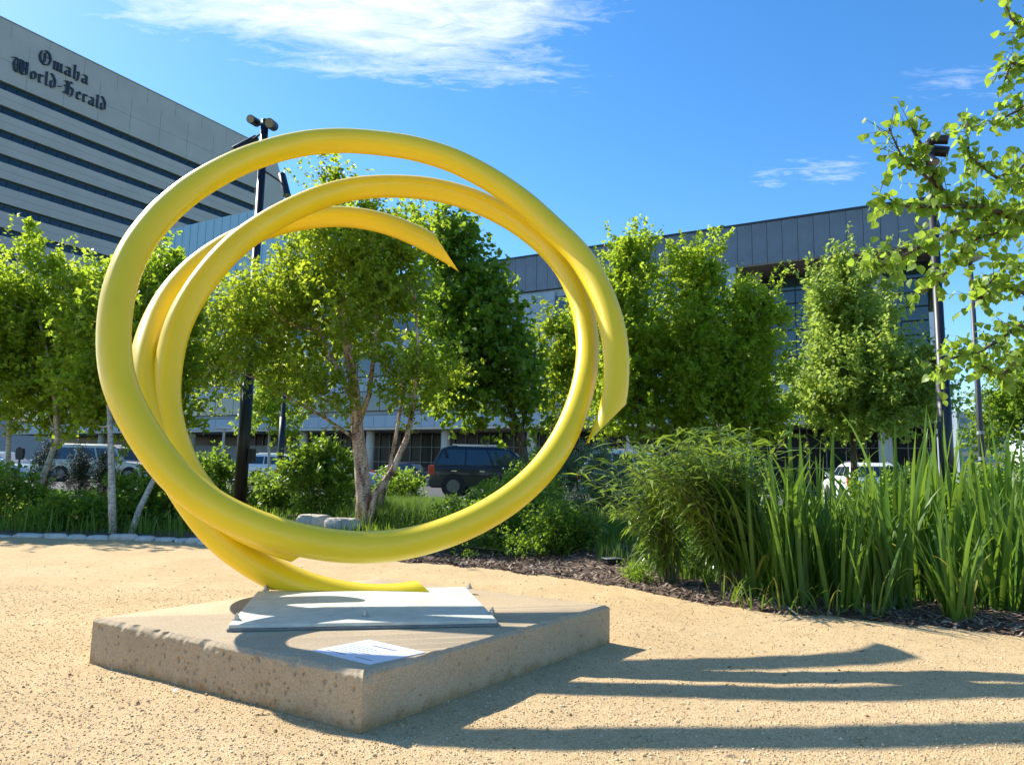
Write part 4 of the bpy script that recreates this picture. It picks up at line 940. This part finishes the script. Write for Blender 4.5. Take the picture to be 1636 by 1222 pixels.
sh = [
 ('viburnum', 'rounded leafy shrub left of the birch trunk inside the ring', [bx(512, 712, 830, 58, 13.6), bx(505, 700, 780, 30, 13.6)], 512, 13.6, 95, 9, 9, .085, m_leaf_shrub),
 ('viburnum', 'broad leafy shrub at the foot of the near black mast', [bx(425, 758, 835, 46, 16), bx(455, 762, 840, 30, 15.6)], 425, 16, 80, 9, 9, .08, m_leaf_shrub),
 ('viburnum', 'bright shrub behind the left rim of the ring', [bx(335, 722, 820, 40, 16.5)], 335, 16.5, 60, 9, 9, .09, m_leaf_shrub),
 ('viburnum', 'tall dark shrub behind the twin white stems at left', [bx(250, 735, 860, 75, 12.6), bx(310, 780, 865, 60, 12.2)], 250, 12.6, 130, 9, 9, .085, m_leaf_shrub),
 ('viburnum', 'dark shrub filling the left edge of the picture above the stones', [bx(20, 755, 862, 60, 12.0), bx(-60, 740, 862, 70, 12.2)], 20, 12.0, 120, 9, 9, .085, m_leaf_shrub),
 ('viburnum', 'leafy mound beside the white birch stem at left', [bx(120, 800, 862, 60, 11.6)], 120, 11.6, 60, 9, 9, .07, m_leaf_shrub),
 ('cotoneaster', 'low dark small-leaved shrub under the right lower curve of the ring', [bx(790, 790, 900, 80, 9.6, .6), bx(850, 760, 860, 50, 10.2, .6)], 790, 9.6, 120, 9, 12, .045, m_leaf_dark),
 ('cotoneaster', 'dark spreading shrub beside the mulch mound', [bx(890, 820, 925, 75, 8.9, .5), bx(720, 850, 902, 60, 9.3, .4)], 890, 8.9, 120, 9, 12, .042, m_leaf_dark),
 ('cotoneaster', 'dark arching shrub behind the ring before the navy car', [bx(845, 748, 840, 50, 12.0, .7), bx(780, 785, 850, 50, 11.6, .6)], 830, 12.0, 95, 9, 12, .055, m_leaf_shrub),
 ('willow_shrub', 'grey green fine-leaved shrub between ring and willow-leaved bush', [bx(950, 712, 815, 65, 13.5, .8), bx(880, 725, 790, 50, 14, .8)], 950, 13.5, 130, 9, 12, .06, m_leaf_grey),
 ('willow_shrub', 'grey green round bush right behind the tall broad-leaved weeds', [bx(1010, 740, 830, 50, 12.5, .8)], 1010, 12.5, 80, 9, 12, .06, m_leaf_grey),
 ('hedge_shrub', 'dark hedge shrub in the shade behind the irises at right', [bx(1440, 760, 900, 120, 9.5, .7), bx(1600, 750, 900, 90, 9.5, .7)], 1500, 9.5, 150, 9, 10, .08, m_leaf_shrub),
 ('hedge_shrub', 'dark shrub behind the willow-leaved bush', [bx(1150, 730, 860, 80, 10.5, .7)], 1150, 10.5, 100, 9, 10, .075, m_leaf_shrub),
 ('hedge_shrub', 'low bright shrub near the lawn between birch and navy car', [bx(640, 755, 800, 40, 17, .8)], 640, 17, 50, 8, 9, .08, m_leaf_shrub),
]
for i, (n, l, bl, px, Y, ncl, ntw, lpt, lf, m) in enumerate(sh):
    shrub(n, l, bl, base_of(px, Y), ncl, ntw, lpt, lf, m, 60 + i, wr=.34 if n == 'willow_shrub' else .6)
for i, (px, y0, w, lab) in enumerate([(72, 702, 14, 'narrow dark yew column leftmost of three behind the left shrubs'), (126, 708, 15, 'narrow dark yew column in front of the beige car'), (166, 722, 12, 'narrow dark yew column just left of the white birch stem')]):
    shrub('columnar_yew', lab, [bx(px, y0, 812, w, 15, .22)], base_of(px, 15), 90, 8, 12, .035, m_leaf_yew, 90 + i, twl=.14, rcl=.05, wr=.3, up=1.6, group='columnar yews at left')
# ferny and broad-leaved weeds near the mound
for i, (px, y0, y1, w, Y, lab, m, lf) in enumerate([(1065, 825, 905, 24, 8.3, 'ferny green weed on the top of the mulch mound', m_leaf_shrub, .035), (1022, 905, 940, 20, 7.3, 'tiny low weed at the edge of the mulch', m_leaf_shrub, .03), (905, 810, 880, 40, 9.0, 'feathery bright weed left of the mound', m_grass, .05), (1110, 850, 930, 40, 7.6, 'low leafy weed under the willow-leaved bush', m_leaf_shrub, .04), (745, 885, 912, 26, 8.7, 'low creeping weed on the mulch under the ring', m_leaf_shrub, .035)]):
    shrub('weed', lab, [bx(px, y0, y1, w, Y, .2)], base_of(px, Y), 40, 8, 8, lf, m, 100 + i, twl=.09, rcl=.04, cat='weed', wr=.4)

def stalk_plant(name, label, base, stalks, leaf_l, leaf_w, step, mleaf, seed, whorl=2, droop=.5, cat='plant', lt=.3):
    """upright stalks with leaves up each one; stalks: list of (dx, dy, height, lean)"""
    g = np.random.default_rng(seed); b = Vector((base[0], base[1], G(*base))); r = empty(name, b, 0, label, cat); V = []; mb = MB()
    for (dx, dy, h, lx, ly) in stalks:
        pts = [Vector((dx * .15 + dx * .25 * t_ + lx * t_ ** 1.8, dy * .15 + dy * .25 * t_ + ly * t_ ** 1.8, h * (t_ - .10 * (abs(lx) + abs(ly)) * t_ ** 3))) for t_ in np.linspace(0, 1, 7)]
        mb.tube(pts, [.007 - .0045 * i / 6 for i in range(7)], 5); L = h; n = int(L * (1 - lt) / step)
        P = []; A = []
        for k in range(n):
            t_ = lt + (1 - lt) * k / n; f_ = t_ * 6; i = min(5, int(f_)); p = pts[i].lerp(pts[i + 1], f_ - i); a0 = g.random() * 6.28
            for q in range(whorl):
                a = a0 + q * 6.28 / whorl; P.append(p); e = .9 - 1.0 * (1 - t_); A.append((math.cos(a), math.sin(a), e * .9 - droop * g.random()))
        if P:
            P = np.array(P); A = norm(np.array(A)); m_ = len(P); S = norm(np.cross(A, np.array([0, 0, 1.0]) + .3 * g.normal(size=(m_, 3)))); N = np.cross(S, A)
            sz = (leaf_l * (.6 + .6 * g.random(m_)))[:, None]
            tip = P + A * sz + np.array([0, 0, -1]) * sz * .45 * (g.random((m_, 1)) * .8 + .2); mid = P + A * sz * .5 + N * 0
            w = leaf_w / leaf_l * sz
            V.append(np.stack([P, mid - S * w * .5 , mid - N * w * .12, mid + S * w * .5, tip], 1).reshape(-1, 3))
    mb.build('stems', m_stem, r)['kind'] = 'stuff'; V = np.concatenate(V); n = len(V) // 5; b5 = 5 * np.arange(n)[:, None]
    F = np.concatenate([b5 + np.array([[0, 2, 1]]), b5 + np.array([[0, 3, 2]]), b5 + np.array([[1, 2, 4]]), b5 + np.array([[2, 3, 4]])], 1).reshape(-1, 3)
    o = link('foliage', fastmesh('foliage', V, F), mleaf, r); o['kind'] = 'stuff'; return r
g = np.random.default_rng(50)
def fan(n, h0, h1, lx0, lx1, dy=.5): return [(g.normal() * .25, g.normal() * .25, h0 + (h1 - h0) * g.random(), lx0 + (lx1 - lx0) * g.random(), (g.random() - .5) * dy) for _ in range(n)]
bw = at(1165, 945, 6.75)
stalk_plant('willow_leaved_bush', 'tall bush of narrow willow-like leaves left of the irises', (bw.x, 6.75), fan(80, 1.05, 1.62, -1.0, .34, .8), .24, .030, .075, m_leaf_wil, 51, whorl=3, lt=.25, droop=.9, cat='shrub')
stalk_plant('willow_leaved_bush', 'drooping left wing of narrow-leaved bush over the mulch mound', (bw.x - .45, 7.2), fan(34, .8, 1.45, -.75, .1, .6), .24, .030, .075, m_leaf_wil, 52, whorl=3, lt=.28, droop=.9, cat='shrub')
for i, (px, Y, h, lab) in enumerate([(893, 8.9, 1.05, 'tall broad-leaved weed leftmost behind the ring'), (918, 9.2, 1.2, 'tall broad-leaved weed in the middle of three'), (955, 8.7, .95, 'tall broad-leaved weed nearest the grassy gap')]):
    stalk_plant('tall_weed', lab, base_of(px, Y), [(.1, 0, h, .05, 0), (-.2, .1, h * .85, -.08, .05), (.25, .1, h * .8, .1, 0)], .16, .065, .075, m_leaf_wil, 55 + i, whorl=2, droop=.9, lt=.15, cat='weed')

# ------------------------------------------------------------------ irises and grasses
def blade(w, L, lean, curl, seed, seg=9):
    g = np.random.default_rng(seed); vs = []; fs = []; p = Vector((0, 0, 0)); ang = lean; tw = g.normal() * .5
    for i in range(seg + 1):
        t_ = i / seg; ww = w * (min(1, .55 + t_ * 2.2)) * (1 - t_ ** 3.2) * .5 + .0008; d = Vector((math.sin(ang), 0, math.cos(ang)))
        s = Vector((0, 1, 0)) * math.cos(tw * t_) + Vector((math.cos(ang), 0, -math.sin(ang))) * math.sin(tw * t_); n_ = d.cross(s)
        vs += [p - s * ww, p + n_ * ww * .22, p + s * ww]; p = p + d * (L / seg); ang += curl * (t_ ** 2) * 3 / seg
    for i in range(seg):
        a = 3 * i; fs += [(a, a + 1, a + 4, a + 3), (a + 1, a + 2, a + 5, a + 4)]
    me = bpy.data.meshes.new('blade'); me.from_pydata([tuple(v) for v in vs], [], fs); me.shade_smooth(); return me
def blade_set(mt, L, w, seed, curls):
    out = []
    for i, (ln, cu) in enumerate(curls):
        me = blade(w * random.uniform(.8, 1.15), L * random.uniform(.85, 1.1), ln, cu, seed + i); me.materials.append(mt); out.append(me)
    return out
random.seed(5)
CUR = [(.03, .1), (.06, .35), (.12, .7), (.18, .9), (.05, .2), (.16, 1.3), (.12, 2.0), (.24, .6), (.10, 3.0), (.28, 1.2), (.18, .2), (.34, .8)]
SET_H = blade_set(m_iris, 1.45, .052, 200, CUR); SET_M = blade_set(m_iris, 1.0, .042, 230, [(.1, .3), (.15, .7), (.2, 1.0), (.1, .5), (.25, 1.4), (.08, .2), (.3, 1.8), (.18, .6)])
SET_Y = blade_set(m_irisy, .75, .028, 260, [(.2, 1.2), (.3, 2.2), (.35, 2.8), (.25, 1.8)]); SET_Y2 = blade_set(m_iris, .55, .026, 280, [(.4, 1.5), (.6, 1.9), (.5, 1.2), (.8, 1.6)])
SET_D = blade_set(m_dead, .6, .02, 290, [(.5, 2.0), (.7, 2.4)])
def clump(x, y, n, rad, sets, label, scale=1.0, rng=None, group='iris clumps along the right bed', name='iris_clump', cat='iris'):
    z = G(x, y); r = empty(name, (x, y, z), 0, label, cat, group)
    for i in range(int(n * .85)):
        me = random.choice(random.choices([s for s, w in sets], [w for s, w in sets])[0])
        o = bpy.data.objects.new('blade', me); COL.objects.link(o); o.parent = r; a = random.random() * 6.283; q = rad * math.sqrt(random.random())
        o.location = (math.cos(a) * q, math.sin(a) * q, -.02); o.rotation_euler = (random.gauss(0, .11), random.gauss(0, .11), a + random.gauss(0, .8)); s = scale * (.62 + .46 * random.random() ** 1.3); o.scale = (s, s, s)
    return r
H = [(SET_H, 10), (SET_M, 4), (SET_Y, .3), (SET_D, .25)]
cl = [ # base in the photograph, distance, blades, radius, scale
 (1215, 6.55, 46, .15, 1.0, 'upright iris clump touching the willow-leaved bush'), (1262, 6.15, 52, .16, 1.04, 'tallest upright iris clump left of the gap to the white car'),
 (1310, 6.35, 50, .17, .98, 'iris clump directly left of the gap to the white car'), (1250, 6.75, 40, .17, 1.05, 'rear iris clump behind the tallest upright one'),
 (1345, 6.0, 40, .15, .74, 'shorter iris clump standing below the white car'), (1385, 6.45, 44, .17, .78, 'short rear iris clump just below the white car'),
 (1420, 6.2, 46, .16, .98, 'iris clump right of the gap to the white car'), (1450, 6.75, 50, .2, 1.1, 'tall rear iris clump below the maple trunk'),
 (1495, 6.5, 50, .18, 1.08, 'tall iris clump beneath the right black mast'), (1540, 6.9, 50, .2, 1.1, 'rear iris clump right of the right mast'),
 (1585, 6.5, 50, .18, 1.0, 'iris clump below the slim street lamp'), (1640, 6.7, 52, .2, 1.05, 'iris clump at the right edge of the picture'),
 (1600, 6.0, 40, .15, .85, 'front iris clump near the right edge'), (1700, 6.3, 50, .2, 1.0, 'iris clump just past the right edge'), (1320, 6.9, 40, .2, .84, 'rear iris clump behind the gap clumps'),
 (1395, 7.1, 40, .2, .76, 'rearmost short iris clump in line with the white car'), (1660, 5.85, 36, .14, .75, 'lowest front iris clump at the right edge')]
for px, Y, n, rd, s, lab in cl: clump(at(px, 900, Y).x, Y, n, rd, H, lab, s)
clump(at(1530, 985, 5.62).x, 5.62, 44, .09, [(SET_M, 9), (SET_Y, 2), (SET_Y2, 2)], 'front arching iris clump with yellowing lower leaves', .9)
clump(at(1395, 985, 5.72).x, 5.72, 22, .09, [(SET_M, 6), (SET_Y2, 2), (SET_Y, 1)], 'small arching clump with one blade bent over the path', .62)
for i, (px, Y, n, lab) in enumerate([(1205, 6.02, 20, 'low yellowish fallen blades at the left foot of the irises'), (1262, 5.9, 22, 'low fallen blades spilling on the gravel below the tallest irises'), (1325, 5.85, 22, 'low fallen blades spilling on the gravel farther right'), (1160, 6.25, 16, 'sprawling yellow tufts nearest the willow-leaved bush')]):
    clump(at(px, 970, Y).x, Y, n, .12, [(SET_Y2, 3), (SET_Y, 1.5), (SET_D, 1.2)], lab, .60, group='fallen blades at the foot of the irises', name='fallen_blades', cat='iris blades')
for i, (px, Y, n, s, lab) in enumerate([(55, 11.0, 40, .62, 'strappy grass clump leftmost above the stone edging'), (95, 10.9, 36, .55, 'strappy grass clump second from left above the stone edging'), (150, 10.85, 36, .6, 'strappy grass clump just left of the white stem'), (232, 10.85, 40, .6, 'strappy grass clump between the white stems and the ring'), (290, 10.7, 40, .62, 'strappy grass clump beside the rim of the ring'), (10, 11.1, 36, .55, 'strappy grass clump at the left picture edge')]):
    clump(at(px, 850, Y).x, Y, n, .3, [(SET_M, 5), (SET_H, 1)], lab, s * .72, group='strappy clumps above the stone edging', name='grass_clump', cat='grass clump')

# feathery ornamental grass mound and lawn blades
def grass_patch(name, label, n, xf, yf, hmin, hmax, w, m, seed, cat='grass', lean=.35):
    g = np.random.default_rng(seed); x, y = xf(g, n), yf(g, n); z = np.where(y < 18, gz(x, y), .10); h = hmin + (hmax - hmin) * g.random(n); a = g.random(n) * 6.28
    l = lean * h * g.random(n); dx, dy = np.cos(a) * l, np.sin(a) * l; sx, sy = -np.sin(a) * w, np.cos(a) * w
    b0 = np.stack([x - sx, y - sy, z], 1); b1 = np.stack([x + sx, y + sy, z], 1); m0 = np.stack([x - sx * .7 + dx * .35, y - sy * .7 + dy * .35, z + h * .6], 1); m1 = np.stack([x + sx * .7 + dx * .35, y + sy * .7 + dy * .35, z + h * .6], 1)
    tp = np.stack([x + dx, y + dy, z + h * (1 - .2 * l / h)], 1); V = np.stack([b0, b1, m1, m0, tp], 1).reshape(-1, 3); b5 = 5 * np.arange(n)[:, None]
    F = np.concatenate([b5 + np.array([[0, 1, 2]]), b5 + np.array([[0, 2, 3]]), b5 + np.array([[3, 2, 4]])], 1).reshape(-1, 3)
    return tag(link(name, fastmesh(name, V, F), m), label, cat, kind='stuff')
def gauss(px, Y, s): c = at(px, 800, Y).x; return lambda g, n: c + g.normal(size=n) * s
grass_patch('feather_grass', 'fine bright green grass mound behind the birch trunk inside the ring', 16000, gauss(665, 13.5, .55), lambda g, n: 13.3 + g.normal(size=n) * .5, .2, .55, .004, m_grass, 70, lean=.7)
grass_patch('feather_grass', 'grassy gap between the dark shrubs and the willow-leaved bush', 12000, gauss(985, 10.5, .5), lambda g, n: 10.6 + g.normal(size=n) * .6, .12, .42, .004, m_grass, 71, lean=.6)
grass_patch('lawn_grass', 'lawn grass growing between the planting bed and the street', 42000, lambda g, n: (g.random(n) - .5) * 44, lambda g, n: 16.5 + g.random(n) * 7.6, .04, .13, .009, m_grass, 72)
grass_patch('shade_grass', 'mixed green ground cover filling the bed under the shrubs', 30000, lambda g, n: g.random(n) * 30 - 16, lambda g, n: 10.9 + g.random(n) * 6, .05, .20, .008, m_leaf_dark, 73)
gc = np.random.default_rng(74); xx = gc.random(9000) * 5.5 + 1.0
grass_patch('shade_grass', 'low green ground cover in the shade behind the irises', 9000, lambda g, n: xx[:n] , lambda g, n: bound(xx[:n]) + 1.0 + g.random(n) * 4.2, .05, .22, .007, m_grass, 75)

# litter on the path
for i, (px, py, L, a, lab) in enumerate([(405, 1143, .07, .3, 'dry curled leaf on the gravel below the left face of the plinth'), (278, 1107, .03, 1.0, 'tiny white scrap on the gravel left of the dry leaf'), (1190, 1072, .05, 2.0, 'small twig on the gravel in the ring shadow')]):
    d = ray(px, py); t_ = -CAMH / d[2]; p = Vector((d[0] * t_, d[1] * t_, .008))
    r = empty('litter', p, a, lab, 'litter')
    if i == 0: me = blade(.02, L, 1.3, 1.5, 300, 5); me.materials.append(m_dead); o = bpy.data.objects.new('dry_leaf', me); COL.objects.link(o); o.parent = r
    elif i == 1: MB().add([(0, 0, 0), (.025, .004, .004), (.022, .018, .009), (.002, .014, .002)], [(0, 1, 2, 3)]).build('scrap', m_plaque, r)
    else: MB().tube([(0, 0, 0), (.03, .004, .004), (.06, -.003, .002)], .0025, 5).build('twig', m_bark, r)
